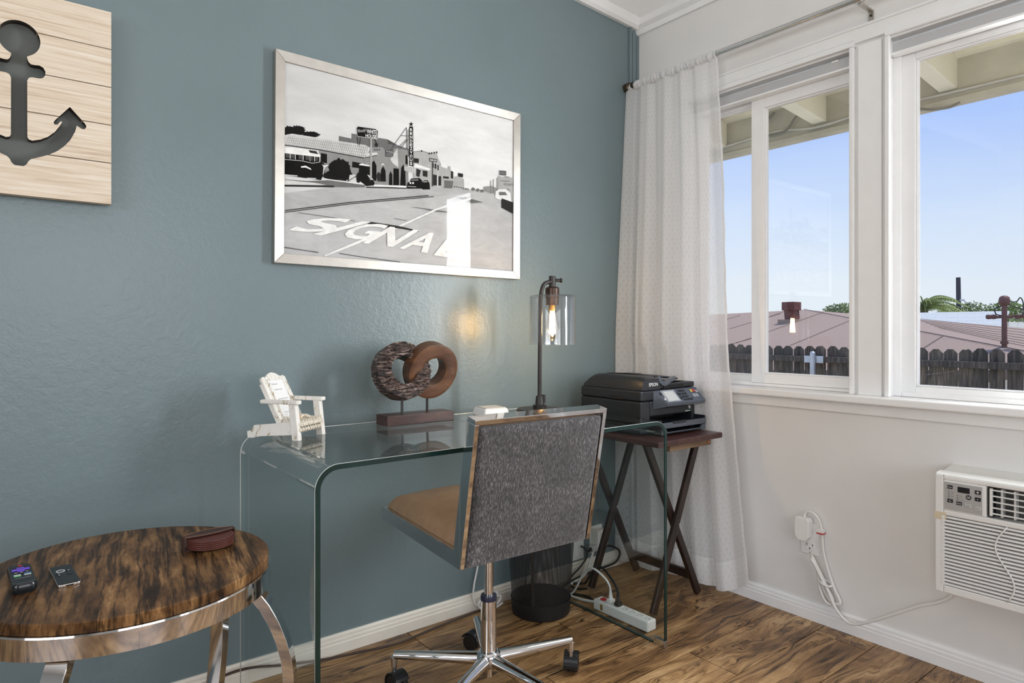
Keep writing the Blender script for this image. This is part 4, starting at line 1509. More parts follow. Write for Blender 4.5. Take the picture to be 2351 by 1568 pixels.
for i in range(7):
    stroke([(1218 + i * 17, 508 + i * 2.2), (1218 + i * 17, 550 + i * 3)], 5, K4)
ink([(1330, 525), (1375, 545), (1360, 610), (1330, 600)], K1)
ink([(1453, 424), (1532, 436), (1531, 466), (1454, 458)], K0)
word_ink('DRUGS', [(1461, 452), (1526, 459), (1526, 441), (1461, 432)], K7)
stroke([(1487, 462), (1487, 700)], 12, K2)
stroke([(1540, 560), (1540, 700)], 8, K6)
for i in range(4):
    blob(1455 + i * 24, 382 - i * 4, 7, 10, K1, 10, .1, 30 + i)
blob(1382, 357, 7, 9, K0, 10, .1, 40)
tri_ink([(1236, 705), (1250, 665), (1272, 655), (1280, 625), (1360, 618), (1385, 640), (1392, 720), (1245, 722)], K0)     # parked cars
ink([(1284, 632), (1350, 628), (1352, 645), (1280, 648)], K3)
for x in (1275, 1300):
    blob(x, 668, 9, 10, K7, 12, .05, 50 + x)
stroke([(1245, 700), (1330, 705)], 7, K5)
tri_ink([(1385, 722), (1388, 655), (1408, 640), (1440, 640), (1460, 670), (1465, 728), (1395, 730)], K0)
ink([(1400, 648), (1436, 648), (1440, 660), (1398, 662)], K4)
tri_ink([(1572, 508), (1638, 530), (1638, 502), (1660, 504), (1662, 540), (1690, 560), (1690, 715), (1572, 705)], K5)
ink([(1664, 548), (1688, 556), (1686, 625), (1664, 620)], K1)
ink([(1590, 600), (1645, 605), (1645, 625), (1590, 620)], K1)
ink([(1600, 640), (1690, 645), (1680, 715), (1600, 712)], K3)
ink([(1735, 567), (1783, 575), (1782, 610), (1735, 604)], K1)
stroke([(1757, 605), (1757, 690)], 7, K3)
ink([(1690, 605), (1735, 600), (1790, 625), (1795, 712), (1690, 715)], K5)
for i in range(7):
    blob(1700 + i * 22, 700 + i * 4, 9, 8, K3, 10, .2, 60 + i)
for x in (1880, 1925, 1965):
    blob(x, 722 + (x - 1880) * .2, 17, 15, K3, 12, .15, x)
ink([(1980, 700), (2060, 690), (2120, 720), (2120, 770), (1990, 740)], K4)
for x, h_ in ((2050, 640), (2075, 625), (2110, 610)):
    stroke([(x, h_), (x, 760)], 5, K3)
tri_ink([(2122, 590), (2150, 600), (2275, 612), (2275, 860), (2120, 800)], K5)
ink([(2130, 540), (2200, 545), (2200, 590), (2130, 585)], K4)
for i in range(3):
    stroke([(2135, 548 + i * 16), (2195, 552 + i * 16)], 7, K1)
stroke([(2180, 600), (2230, 605)], 6, K3)
stroke([(2140, 640), (2235, 645)], 6, K3)
word_ink("ADAIR'S", [(2172, 684), (2268, 692), (2268, 668), (2172, 660)], K2)
stroke([(2190, 722), (2230, 728)], 6, K2)
tri_ink([(2092, 800), (2098, 745), (2130, 722), (2200, 722), (2240, 760), (2250, 850), (2110, 815)], K7)
ink([(2128, 748), (2190, 748), (2210, 780), (2130, 780)], K3)
tri_ink([(2155, 810), (2275, 850), (2275, 960), (2155, 900)], K1)
stroke([(B, 1010), (65, 943), (700, 858), (1450, 788)], 8, K1)
stroke([(B, 1030), (65, 960), (700, 873), (1500, 798)], 6, K0)
stroke([(65, 790), (700, 745)], 3, K6)
stroke([(190, 962), (480, 1000), (740, 1040)], 4, K2)
stroke([(1120, 1012), (1240, 1032)], 5, K3)
ink([(1275, 900), (1330, 902), (1660, 945), (1650, 955), (1500, 940), (1400, 918)], K3)
ink([(1720, 800), (1800, 800), (1980, 850), (1860, 860), (1780, 830)], K3)
stroke([(60, 1298), (250, 1325), (390, 1345)], 7, K2)
stroke([(590, 1352), (800, 1385), (1180, 1432)], 6, K2)
stroke([(1170, 1088), (1530, 920), (1860, 812)], 17, K7)
stroke([(450, 1385), (820, 1225), (1170, 1090)], 26, K7)
tri_ink([(855, 1062), (890, 1045), (1165, 1085), (1360, 1130), (1350, 1140), (1190, 1110), (1060, 1100)], K1)
for ch_, quad_ in (('S', [(70, 1143), (500, 1150), (745, 1018), (345, 1008)]), ('I', [(335, 1168), (415, 1182), (895, 1050), (815, 1040)]), ('G', [(560, 1202), (880, 1222), (1085, 1072), (790, 1058)]),
                   ('N', [(815, 1250), (1105, 1288), (1362, 1125), (1080, 1090)]), ('A', [(1165, 1300), (1442, 1345), (1640, 1160), (1345, 1138)]), ('L', [(1500, 1365), (1765, 1405), (1860, 1225), (1640, 1188)])):
    word_ink(ch_, quad_, K7)
for nm_, (mt_, mb_) in PRINT.items():
    mb_.build('print_ink', mt_, pic, local=True, fix=False)

# ------------------------------------------------------------ anchor cut-out board
ab = thing('anchor_board', 'pale plank wall board with a cut-out anchor', 'wall decor', (.036, YW, 1.387))
AYF, AYB = 2.008, 2.034
bx0, bx1, bz0, bz1 = -.159, .231, 1.389, 1.896
seams = [bz1, 1.797, 1.697, 1.598, 1.498, bz0]
bmid = .0365
def ap(X, Y):
    d = sight(X / 3.136, Y / 3.136)
    k_ = AYF / d.y
    return (d.x * k_, EYE + d.z * k_)
half = [ap(*q) for q in ((195, 407), (196, 420), (205, 445), (222, 462), (245, 468), (285, 472), (312, 488), (327, 515), (325, 545), (308, 562), (285, 566), (230, 556), (208, 560), (196, 580), (197, 985), (205, 1002), (232, 1013), (290, 1005), (345, 985), (395, 950), (432, 905), (447, 880), (440, 872),
                               (428, 882), (418, 894), (404, 898), (390, 893), (386, 880), (400, 862), (503, 770), (612, 890), (623, 912), (610, 930), (590, 928), (553, 905), (540, 950), (505, 1010), (460, 1055), (412, 1088), (350, 1115), (270, 1135), (225, 1145), (205, 1160), (192, 1183), (170, 1196))]
ctr = ap(138, 300)[0]
half = [(a - ctr, b) for a, b in half]
tipz = half[-1][1]
ringc = (ap(140, 275)[1])
rr = ap(140, 148)[1] - ringc
neckx, neckz = half[0]
ang0 = math.atan2(neckz - ringc, neckx)
ringpts = []
for i in range(15):
    a_ = PI / 2 + (ang0 - PI / 2) * i / 15
    ringpts.append((rr * .98 * math.cos(a_), ringc + rr * math.sin(a_)))
right = ringpts + half
outline = right + [(-a, b) for a, b in reversed(right[1:])]
cut = MB().prism([(ctr + a, AYF - .02, b) for a, b in outline], (0, .08, 0)).build('anchor_cutter', PALE)
pl = []
for i in range(5):
    o = MB().box((bx0, AYF, seams[i + 1] + .0012), (bx1, AYB, seams[i] - .0012)).build('plank', PALE, ab)
    md = o.modifiers.new('cut', 'BOOLEAN')
    md.operation = 'DIFFERENCE'
    md.object = cut
    md.solver = 'EXACT'
    pl.append(o)
bpy.context.view_layer.update()
dg = bpy.context.evaluated_depsgraph_get()
for o in pl:
    me = bpy.data.meshes.new_from_object(o.evaluated_get(dg))
    o.modifiers.clear()
    o.data = me
    me.materials.append(DARKCUT)
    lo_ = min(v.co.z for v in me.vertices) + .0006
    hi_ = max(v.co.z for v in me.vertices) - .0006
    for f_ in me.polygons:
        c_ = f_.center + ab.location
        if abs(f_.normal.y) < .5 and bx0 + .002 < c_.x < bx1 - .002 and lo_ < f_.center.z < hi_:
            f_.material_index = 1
bpy.data.objects.remove(cut)
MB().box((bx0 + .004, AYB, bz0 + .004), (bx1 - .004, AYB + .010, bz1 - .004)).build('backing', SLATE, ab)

# ------------------------------------------------------------ waterfall glass desk
DX0, DX1, DY0, DY1, DZ = .548, 1.756, 1.408, 1.976, .757
TH, DR = .012, .055
desk = thing('glass_desk', 'clear bent glass waterfall desk with green edges', 'desk', ((DX0 + DX1) / 2, (DY0 + DY1) / 2, 0))
def desk_path(inset):
    r = DR - inset
    x0, x1, zt = DX0 + inset, DX1 - inset, DZ - inset
    P = [(x0, .004)]
    for i in range(11):
        a_ = PI - PI / 2 * i / 10
        P.append((x0 + r + r * math.cos(a_), zt - r + r * math.sin(a_)))
    for i in range(11):
        a_ = PI / 2 - PI / 2 * i / 10
        P.append((x1 - r + r * math.cos(a_), zt - r + r * math.sin(a_)))
    P.append((x1, .004))
    return P
po_, pi_ = desk_path(0), desk_path(TH)
m_ = MB()
n_ = len(po_)
vs = []
for (a, b), (c_, d_) in zip(po_, pi_):
    vs += [(a, DY0, b), (a, DY1, b), (c_, DY0, d_), (c_, DY1, d_)]
m_.v = [Vector(p) for p in vs]
for i in range(n_ - 1):
    k, q = 4 * i, 4 * (i + 1)
    m_.f += [[k, k + 1, q + 1, q], [k + 3, k + 2, q + 2, q + 3]]
    m_.mi += [0, 0]
so = m_.build('glass_sheet', DESKGLASS, desk, smooth=True, fix=False)
bm = bmesh.new()
bm.from_mesh(so.data)
# outward normals: the outer skin faces away from the space under the desk
for f_ in bm.faces:
    c_ = f_.calc_center_median() + so.parent.location
    outer = any((abs(v.co.x + so.parent.location.x - DX0) < 1e-4 or abs(v.co.x + so.parent.location.x - DX1) < 1e-4 or abs(v.co.z - DZ) < 1e-4) for v in f_.verts)
    rad = Vector(((c_.x - (DX0 + DX1) / 2) / ((DX1 - DX0) / 2), 0, (c_.z - .3) / (DZ - .3)))
    sgn = f_.normal.dot(rad)
    if (outer and sgn < 0) or (not outer and sgn > 0):
        f_.normal_flip()
bm.to_mesh(so.data)
bm.free()
def edge_strip(y_, name, mat, inset=.0):
    e_ = MB()
    vs = []
    for (a, b), (c_, d_) in zip(po_, pi_):
        vs += [(a, y_, b), (c_, y_, d_), (a, y_ + inset, b), (c_, y_ + inset, d_)]
    e_.v = [Vector(p) for p in vs]
    for i in range(n_ - 1):
        k, q = 4 * i, 4 * (i + 1)
        e_.f += [[k, q, q + 1, k + 1], [k + 2, k + 3, q + 3, q + 2], [k, k + 2, q + 2, q], [k + 1, q + 1, q + 3, k + 3]]
        e_.mi += [0, 0, 0, 0]
    e_.build(name, mat, desk)
edge_strip(DY0 - .0015, 'front_edge', EDGE, .003)
MB().tube([(a, DY1, b) for a, b in po_], .0013, 6).build('rear_edge', EDGELIGHT, desk, smooth=True)
MB().tube([(a, DY0, b) for a, b in po_], .0010, 6).build('front_edge_line', EDGELIGHT, desk, smooth=True)
for x_ in (DX0, DX1 - TH):
    MB().box((x_, DY0, 0), (x_ + TH, DY1, .0045)).build('bottom_edge', EDGE, desk)
    for y_ in (DY0 - .002, DY1 - .045):
        MB().box((x_ - .002, y_, 0), (x_ + TH + .002, y_ + .047, .022)).build('metal_foot', STEEL, desk, bevel=.001)

# ------------------------------------------------------------ interlocking ring sculpture
SX, SY = 1.075, 1.888
sc_ = thing('ring_sculpture', 'dark wooden sculpture of two interlocking rings on a base', 'sculpture', (SX, SY, DZ))
MB().box((.952, 1.850, DZ), (1.199, 1.927, DZ + .032)).build('base', BASEW, sc_, bevel=.002)
for x_, ys_ in ((1.013, SY - .021), (1.130, SY + .021)):
    MB().cyl((x_, ys_, DZ + .03), (x_, ys_, DZ + .092), .0042, n=12).build('rod', BLACKS, sc_)
def ring(name, cx_, cz_, ro, ri, th, tilt, mat, gouge, seed):
    r = random.Random(seed)
    nA, nR, nT = 120, 8, 5
    rot = Matrix.Rotation(tilt, 3, 'X')
    def sect(k):
        # closed rounded rectangle section: radial rho, depth t
        pts = []
        for i in range(nR):
            pts.append((ri + (ro - ri) * i / (nR - 1), -th / 2))
        for i in range(1, nT):
            pts.append((ro, -th / 2 + th * i / nT))
        for i in range(nR):
            pts.append((ro + (ri - ro) * i / (nR - 1), th / 2))
        for i in range(1, nT):
            pts.append((ri, th / 2 - th * i / nT))
        return pts
    base = sect(0)
    m = MB()
    c = Vector((cx_, SY, cz_))
    vs = []
    for k in range(nA):
        a_ = 2 * PI * k / nA
        for j, (rho, t_) in enumerate(base):
            mid, hw = (ro + ri) / 2, (ro - ri) / 2
            tt = t_
            if abs(abs(t_) - th / 2) < 1e-6:
                e_ = abs(rho - mid) / hw
                tt = t_ * (1 - .06 * e_ ** 10)
                if gouge and t_ < 0:
                    zz = rho * math.sin(a_)
                    tt += .0035 * math.sin(zz * 820 + 2.5 * math.sin(a_ * 5) + 3 * math.sin(rho * 160)) + r.uniform(-.0012, .0012)
            wob = 1 + .012 * math.sin(a_ * 2 + seed) + (.006 * math.sin(a_ * 13 + seed) if gouge else 0)
            p = Vector((rho * wob * math.cos(a_), tt, rho * wob * math.sin(a_)))
            vs.append(c + rot @ p)
    nb = len(base)
    fs = [(k * nb + j, k * nb + (j + 1) % nb, ((k + 1) % nA) * nb + (j + 1) % nb, ((k + 1) % nA) * nb + j) for k in range(nA) for j in range(nb)]
    m.add(vs, fs)
    return m.build(name, mat, sc_, angle=50)
RZC = DZ + .169
ring('gouged_ring', 1.022, RZC, .094, .046, .050, math.radians(-15), HAMMER, True, 2)['label'] = 'dark ring with a gouged face'
ring('smooth_ring', 1.130, RZC + .001, .092, .046, .050, math.radians(15), RINGW, False, 5)['label'] = 'smooth brown ring'

# ------------------------------------------------------------ miniature beach chair with a note
mc = thing('miniature_beach_chair', 'small distressed white beach chair ornament holding a printed note', 'ornament', (.656, 1.853, DZ), math.radians(214))
def mpart(name, m, mat=None, bevel=.0012, parent=None):
    return m.build(name, mat or DISTRESS, parent or mc, bevel=bevel, local=True)
BKY0, BKZ0, BKY1, BKZ1 = .004, .020, -.082, .178
bk = Vector((0, BKY1 - BKY0, BKZ1 - BKZ0))
bl = bk.length
bd = bk.normalized()
bn = Vector((0, bd.z, -bd.y)) * 1.0           # faces forward and up
def bpt(x_, s_, off=0):
    return Vector((x_, BKY0, BKZ0)) + bd * s_ + bn * off
for i in range(7):
    xa, xb = -.0525 + i * .015, -.0525 + i * .015 + .0139
    def arch(x_):
        q_ = abs(x_) / .0525
        return .156 + (.022 * math.cos(q_ * PI / 2 * 1.25) if q_ < .62 else .022 * math.cos(.62 * PI / 2 * 1.25) + .004 * math.sin((q_ - .62) / .38 * PI) - .006 * (q_ - .62))
    xs_ = [xb + (xa - xb) * k_ / 5 for k_ in range(6)]
    m = MB().prism([bpt(xa, 0), bpt(xb, 0)] + [bpt(x_, arch(x_)) for x_ in xs_], bn * .009)
    mpart('back_slat', m)
for s_ in (-1, 1):
    mpart('back_stile', MB().prism([bpt(s_ * .049 - .004, .0, -.005), bpt(s_ * .049 + .004, .0, -.005), bpt(s_ * .049 + .004, .148, -.005), bpt(s_ * .049 - .004, .148, -.005)], bn * .0049))
    mpart('front_leg', MB().prism([(s_ * .056 - .008, .045, 0), (s_ * .056 + .008, .045, 0), (s_ * .056 + .008, .066, 0), (s_ * .056 - .008, .066, 0)], (0, -.012, .100)))
    mpart('armrest', MB().box((s_ * .057 - .011, -.058, .098), (s_ * .057 + .011, .064, .109)), bevel=.003)
    mpart('side_rail', MB().prism([(s_ * .054 - .005, .046, .014), (s_ * .054 - .005, -.062, .006), (s_ * .054 - .005, -.090, 0), (s_ * .054 - .005, -.106, 0), (s_ * .054 - .005, -.108, .018), (s_ * .054 - .005, -.092, .022), (s_ * .054 - .005, -.086, .036), (s_ * .054 - .005, .046, .050)], (.010, 0, 0)))
mpart('seat', MB().box((-.050, -.004, .036), (.050, .058, .044)))
mpart('bottom_slat', MB().prism([bpt(-.030, .012, .0092), bpt(.030, .012, .0092), bpt(.030, .040, .0092), bpt(-.030, .040, .0092)], bn * .004))
note = mpart('paper_note', MB().prism([bpt(-.030, .035, .0090), bpt(.030, .035, .0090), bpt(.030, .152, .0090), bpt(-.030, .152, .0090)], bn * .0012), PAPER, 0)
fr_ = MB()
for a, b, c_, d_ in ((-.034, -.030, .035, .156), (.030, .034, .035, .156), (-.034, .034, .152, .156)):
    fr_ = MB().prism([bpt(a, c_, .009), bpt(b, c_, .009), bpt(b, d_, .009), bpt(a, d_, .009)], bn * .004)
    mpart('note_frame', fr_)
tx = MB()
# lettering runs left to right for someone in front of the chair
xd = Vector((-1, 0, 0))
for w, s_, h_, ind in (('Welcome', .138, .0042, .008), ('Network Name', .121, .0036, .010), ('Network Password', .092, .0036, .010), ('Emergency Services', .050, .0036, .010), ('911', .042, .0036, .010)):
    letter(tx, w, bpt(.030 - ind, s_, .0104), xd, bd, h_)
tx.build('note_print', grey(.20), note, local=True, fix=False)['kind'] = 'stuff'
rp_ = MB()
for k in range(9):
    x_ = -.047 + k * .0118
    rp_.lathe([(0, -.006), (.0068, -.003), (.0078, .002), (.006, .007), (0, .009)], (x_, .060 + .002 * (k % 2), .041), 8)
    rp_.lathe([(0, -.010), (.0055, -.004), (.0062, .001), (0, .007)], (x_ + .004, .062, .029), 8)
mpart('shell_fringe', rp_, ROPE, 0)
cu_ = MB()
for k in range(8):
    cu_.tube([(-.046 + k * .0131, .004, .046), (-.046 + k * .0131, .03, .050), (-.046 + k * .0131, .058, .047)], .0062, 6)
mpart('woven_cushion', cu_, ROPE, 0)
st_ = MB()
for k in range(5):
    a_ = 2 * PI * k / 5 + .3
    st_.tube([(-.008, .028, .059), (-.008 + .012 * math.cos(a_), .028 + .012 * math.sin(a_), .059), (-.008 + .024 * math.cos(a_), .028 + .024 * math.sin(a_), .056)], [.006, .0045, .002], 6)
mpart('starfish', st_, plain('shell_cream', (.78, .70, .58), .6, var=.2, scale=90), 0)
mpart('shell', MB().lathe([(0, -.010), (.005, -.006), (.008, 0), (.006, .006), (0, .011)], (.020, .034, .058), 10, 'x'), plain('shell_tan', (.55, .33, .18), .4, var=.35, scale=120), 0)

# ------------------------------------------------------------ small white hub
hub = thing('white_hub_box', 'small white square gadget on the desk beside the lamp', 'gadget', (1.372, 1.878, DZ), math.radians(-8))
MB().add([(-.052, -.05, 0), (.052, -.05, 0), (.052, .05, 0), (-.052, .05, 0), (-.045, -.043, .028), (.045, -.043, .028), (.045, .043, .028), (-.045, .043, .028)],
         ((3, 2, 1, 0), (4, 5, 6, 7), (0, 1, 5, 4), (1, 2, 6, 5), (2, 3, 7, 6), (3, 0, 4, 7))).build('body', WPLASTIC, hub, bevel=.006, seg=3, local=True)
MB().box((-.040, -.038, .028), (.040, .038, .0305)).build('top_cap', GREYP, hub, bevel=.002, local=True)

# ------------------------------------------------------------ desk lamp
LX, LY = 1.512, 1.776
lamp = thing('desk_lamp', 'black desk lamp with clear glass shade and lit filament bulb', 'lamp', (LX, LY, DZ))
MB().lathe([(0, 0), (.080, 0), (.082, .003), (.082, .020), (.079, .0235), (0, .0245)], (LX, LY, DZ), 48).build('base', BLACKS, lamp, angle=40)
MB().lathe([(0, .024), (.023, .024), (.024, .036), (.016, .038), (.0135, .060), (.013, .068), (.008, .069), (0, .069)], (LX, LY, DZ), 28).build('stem_socket', BLACKS, lamp, angle=40)
MB().cyl((LX + .014, LY - .006, DZ + .042), (LX + .014, LY - .006, DZ + .072), .007, n=16).build('hinge_knob', BLACKS, lamp)
SHX, SHY = LX + .062, LY + .002
stem = smooth_path([(LX, LY, DZ + .06), (LX + .001, LY, DZ + .20), (LX + .003, LY, DZ + .36), (LX + .006, LY, DZ + .425), (LX + .018, LY, DZ + .462), (LX + .040, LY, DZ + .474), (SHX, SHY, DZ + .476)], 8)
MB().tube(stem, .0072, 14).build('stem', BLACKS, lamp, smooth=True)
MB().cyl((SHX, SHY, DZ + .455), (SHX, SHY, DZ + .497), .0125, n=20).build('top_post', BLACKS, lamp, bevel=.001)
MB().cyl((SHX + .008, SHY - .004, DZ + .482), (SHX + .030, SHY - .012, DZ + .482), .006, n=14).cyl((SHX + .028, SHY - .011, DZ + .482), (SHX + .034, SHY - .013, DZ + .482), .0085, n=14).build('key_switch', BLACKS, lamp, bevel=.001)
BRZL = plain('lamp_socket_bronze', (.055, .032, .022), .35, .6, var=.15)
MB().lathe([(0, .458), (.020, .458), (.0255, .452), (.0255, .418), (.022, .416), (.0, .416)], (SHX, SHY, DZ), 32).build('socket_cup', BRZL, lamp, angle=40)
MB().lathe([(.0, .418), (.0235, .418), (.0235, .392), (.0, .392)], (SHX, SHY, DZ), 32).build('socket_sleeve', BRZL, lamp, angle=40)
sr, sz0, sz1 = .084, .250, .428
MB().lathe([(.026, sz1), (sr - .008, sz1), (sr - .002, sz1 - .003), (sr, sz1 - .010), (sr, sz0), (sr - .003, sz0), (sr - .003, sz1 - .011), (sr - .010, sz1 - .0035), (.026, sz1 - .0035)], (SHX, SHY, DZ), 64, closed=True).build('glass_shade', SHADEGLASS, lamp, angle=50)
bulb = MB().lathe([(.0125, .392), (.0135, .378), (.018, .355), (.0255, .325), (.0285, .305), (.026, .288), (.018, .275), (.008, .268), (.003, .263), (0, .261)], (SHX, SHY, DZ), 32).build('bulb', BULBGLASS, lamp, smooth=True)
MB().cyl((SHX, SHY, DZ + .372), (SHX, SHY, DZ + .394), .0125, n=20).build('bulb_cap', plain('brass', (.5, .36, .16), .3, 1), bulb)
FIL = emit('lit_filament', (1.0, .70, .38), 250)
for k in range(4):
    a_ = PI / 4 + PI / 2 * k
    MB().tube([(SHX + .005 * math.cos(a_), SHY + .005 * math.sin(a_), DZ + .362), (SHX + .010 * math.cos(a_), SHY + .010 * math.sin(a_), DZ + .290)], .0026, 6).build('filament', FIL, bulb)
MB().cyl((SHX, SHY, DZ + .30), (SHX, SHY, DZ + .375), .002, n=8).build('filament_stem', GLASS, bulb)

# ------------------------------------------------------------ folding tray table
TX0, TX1, TY0, TY1, TZ = 1.832, 2.216, 1.505, 1.975, .661
tr = thing('tray_table', 'dark espresso folding tray table under the printer', 'table', ((TX0 + TX1) / 2, (TY0 + TY1) / 2, 0))
MB().box((TX0, TY0, TZ - .021), (TX1, TY1, TZ)).build('table_top', ESPTOP, tr, bevel=.004)
MB().box((TX0 + .09, TY0 + .022, TZ - .046), (TX1 - .045, TY0 + .045, TZ - .021)).build('cleat', RAWWOOD, tr, bevel=.002)
MB().box((TX0 + .03, TY1 - .05, TZ - .046), (TX1 - .03, TY1 - .028, TZ - .021)).build('cleat', ESPRESSO, tr, bevel=.002)
MB().cyl((TX1 - .065, TY0 + .018, TZ - .034), (TX1 - .065, TY0 + .024, TZ - .034), .005, n=12).build('hinge_pin', plain('copper_pin', (.5, .2, .1), .35, .8), tr)
for yy, off in ((1.585, -1), (1.905, 1)):
    zt_ = TZ - .022
    a0, a1 = Vector((1.898, yy, .010)), Vector((2.165, yy, zt_))
    b0, b1 = Vector((2.198, yy + .022, .010)), Vector((1.885, yy + .022, zt_))
    for p, q in ((a0, a1), (b0, b1)):
        MB().bar(p, q, .019, .030, up=(1, 0, 0)).build('leg', ESPRESSO, tr, bevel=.004)
    MB().cyl((2.040, yy - .013, .318), (2.040, yy - .009, .318), .006, n=14).build('pivot_bolt', STEEL, tr, bevel=.001)
MB().bar((2.168, 1.607, .085), (2.168, 1.927, .085), .016, .034).build('stretcher', ESPRESSO, tr, bevel=.002)

# ------------------------------------------------------------ printer
QX0, QX1, QY0, QY1, QZ = 1.884, 2.214, 1.632, 1.952, TZ
pr = thing('printer', 'black all-in-one office printer with keypad panel', 'printer', ((QX0 + QX1) / 2, (QY0 + QY1) / 2, QZ))
# lower body left open in front for the paper bay
zb0, zb1 = QZ + .006, QZ + .128
bx_ = MB()
bx_.box((QX0 + .055, QY0 + .10, zb0), (QX1, QY1, zb1))
bx_.box((QX0, QY0, zb0), (QX0 + .055, QY1, zb1))
bx_.box((QX1 - .020, QY0, zb0), (QX1, QY0 + .10, zb1))
bx_.box((QX0 + .055, QY0, QZ + .068), (QX1 - .020, QY0 + .10, zb1))
bx_.build('body', PRN, pr, bevel=.006, seg=3)
MB().box((QX0 + .05, QY0 + .095, QZ + .012), (QX1 - .015, QY0 + .099, QZ + .07)).build('bay_back', DARKV, pr)
for x_ in (QX0 + .03, QX1 - .03):
    for y_ in (QY0 + .12, QY1 - .03):
        MB().cyl((x_, y_, QZ), (x_, y_, QZ + .008), .010, n=14).build('foot', BLACKP, pr)
MB().box((QX0 - .001, QY0 - .002, zb1 + .001), (QX1, QY1, zb1 + .042)).build('scanner_unit', PRN, pr, bevel=.008, seg=3)
MB().box((QX0 - .002, QY0 + .085, zb1 + .002), (QX0 + .004, QY0 + .155, zb1 + .018)).build('grip_recess', DARKV, pr, bevel=.002)
# lid with feeder hump on the left
LZ0 = zb1 + .043
prof = [(QX0 + .003, LZ0), (QX0 + .105, LZ0), (QX0 + .105, LZ0 + .044), (QX0 + .092, LZ0 + .050), (QX0 + .040, LZ0 + .051), (QX0 + .020, LZ0 + .047), (QX0 + .008, LZ0 + .036)]
hump = MB()
ny = 12
vs = []
for j in range(ny + 1):
    t_ = j / ny
    y_ = QY0 - .004 + (QY1 - .012 - QY0 + .004) * t_
    sc2 = 1.0
    if t_ < .12:
        sc2 = 1 - .16 * (1 - t_ / .12) ** 2.2
    if t_ > .82:
        sc2 = 1 - .75 * ((t_ - .82) / .18) ** 1.8
    for a, b in prof:
        vs.append((a, y_, LZ0 + (b - LZ0) * sc2))
k_ = len(prof)
fs = [tuple(range(k_)), tuple(range((ny + 1) * k_ - 1, ny * k_ - 1, -1))]
for j in range(ny):
    for i in range(k_):
        fs.append((j * k_ + i, j * k_ + (i + 1) % k_, (j + 1) * k_ + (i + 1) % k_, (j + 1) * k_ + i))
hump.add(vs, fs)
hump.build('feeder_cover', PRN, pr, angle=50)
MB().box((QX0 + .105, QY0 + .004, LZ0), (QX1, QY1 - .004, LZ0 + .020)).build('scanner_lid', PRN, pr, bevel=.004)
MB().box((QX0 + .135, QY0 + .001, LZ0 + .001), (QX0 + .255, QY0 + .006, LZ0 + .013)).build('lid_slot', DARKV, pr)
# document support rising over the lid
def support(u, v):
    x_ = QX0 + .098 + .165 * u
    y_ = QY0 + .035 + .235 * v
    z_ = LZ0 + .050 - .010 * u - .004 * u * u + .005 * math.sin(PI * v)
    return Vector((x_, y_, z_))
m = MB().grid(support, 12, 8)
so2 = m.build('document_support', PRN, pr, smooth=True)
sd = so2.modifiers.new('solid', 'SOLIDIFY')
sd.thickness = .007
sd.offset = -1
sw = smooth_path([(QX0 + .103, QY0 + .004, LZ0 + .046), (QX0 + .112, QY0 + .002, LZ0 + .030), (QX0 + .128, QY0 + .000, LZ0 + .020), (QX0 + .150, QY0 + .004, LZ0 + .022), (QX0 + .190, QY0 + .018, LZ0 + .030), (QX0 + .238, QY0 + .034, LZ0 + .036)], 8)
mb = MB()
for i in range(len(sw) - 1):
    mb.bar(sw[i], sw[i + 1] + (sw[i + 1] - sw[i]) * .15, .016, .014, up=(0, 1, 0))
mb.build('support_arm', PRNP, pr)
def tray2(u, v):
    return Vector((QX0 + .12 + .19 * u, QY0 + .03 + .23 * v, LZ0 + .024 + .012 * u * (1 - u) - .003 * u))
m = MB().grid(tray2, 8, 6)
o = m.build('output_ramp', PRN, pr, smooth=True)
MB().box((QX0 + .18, QY0 + .21, LZ0 + .03), (QX0 + .25, QY0 + .27, LZ0 + .046)).build('paper_guide', PRNP, pr, bevel=.004)
mb = MB()
letter(mb, 'EPSON', (QX0 + .042, QY0 - .0055, LZ0 + .014), (1, 0, 0), (0, .05, 1), .013, .050)
mb.build('brand_print', WINK, pr, fix=False)
# tilted control panel
CZ1, CZ0 = zb1 + .040, zb1 - .008
cpoly = [(QX0 + .068, QY0 - .002, CZ1), (QX1 + .001, QY0 - .002, CZ1), (QX1 + .001, QY0 - .050, CZ0), (QX0 + .098, QY0 - .050, CZ0)]
pf = [Vector(p) for p in cpoly]
bot = [Vector((p.x, p.y, p.z - .016)) for p in pf]
cm_ = MB().add(pf + [Vector((QX0 + .070, QY0 + .001, CZ0 - .026)), Vector((QX1, QY0 + .001, CZ0 - .026)), Vector((QX1, QY0 - .046, CZ0 - .012)), Vector((QX0 + .098, QY0 - .046, CZ0 - .012))],
              ((0, 1, 2, 3), (7, 6, 5, 4), (0, 4, 5, 1), (1, 5, 6, 2), (2, 6, 7, 3), (3, 7, 4, 0)))
cpn = cm_.build('control_panel', PRNP, pr, bevel=.002)
H3a, H3b = pf[3], pf[2]
pn = (pf[1] - pf[0]).cross(pf[3] - pf[0]).normalized()
if pn.z < 0:
    pn = -pn
yv = (pf[0] - Vector((pf[0].x, pf[3].y, pf[3].z))).normalized()
def cpp(u, v, off=.0004):
    """u along the panel from its left end, v from the lower edge up"""
    return Vector((QX0 + .070, QY0 - .050, CZ0)) + Vector((u * (QX1 - QX0 - .07), 0, 0)) + yv * (v * (pf[0] - Vector((pf[0].x, pf[3].y, pf[3].z))).length) + pn * off
def ckey(name, u0, v0, u1, v1, mat, h=.0018, bev=.0006):
    return MB().prism([cpp(u0, v0), cpp(u1, v0), cpp(u1, v1), cpp(u0, v1)], pn * h).build(name, mat, cpn, bevel=bev)
LCD = plain('lcd_screen', (.60, .62, .60), .2, var=.03)
PSIL = plain('panel_silver_print', (.40, .42, .45), .3, .3, var=.03)
ckey('screen_bezel', .13, .10, .44, .93, PSIL, .0008, 0)
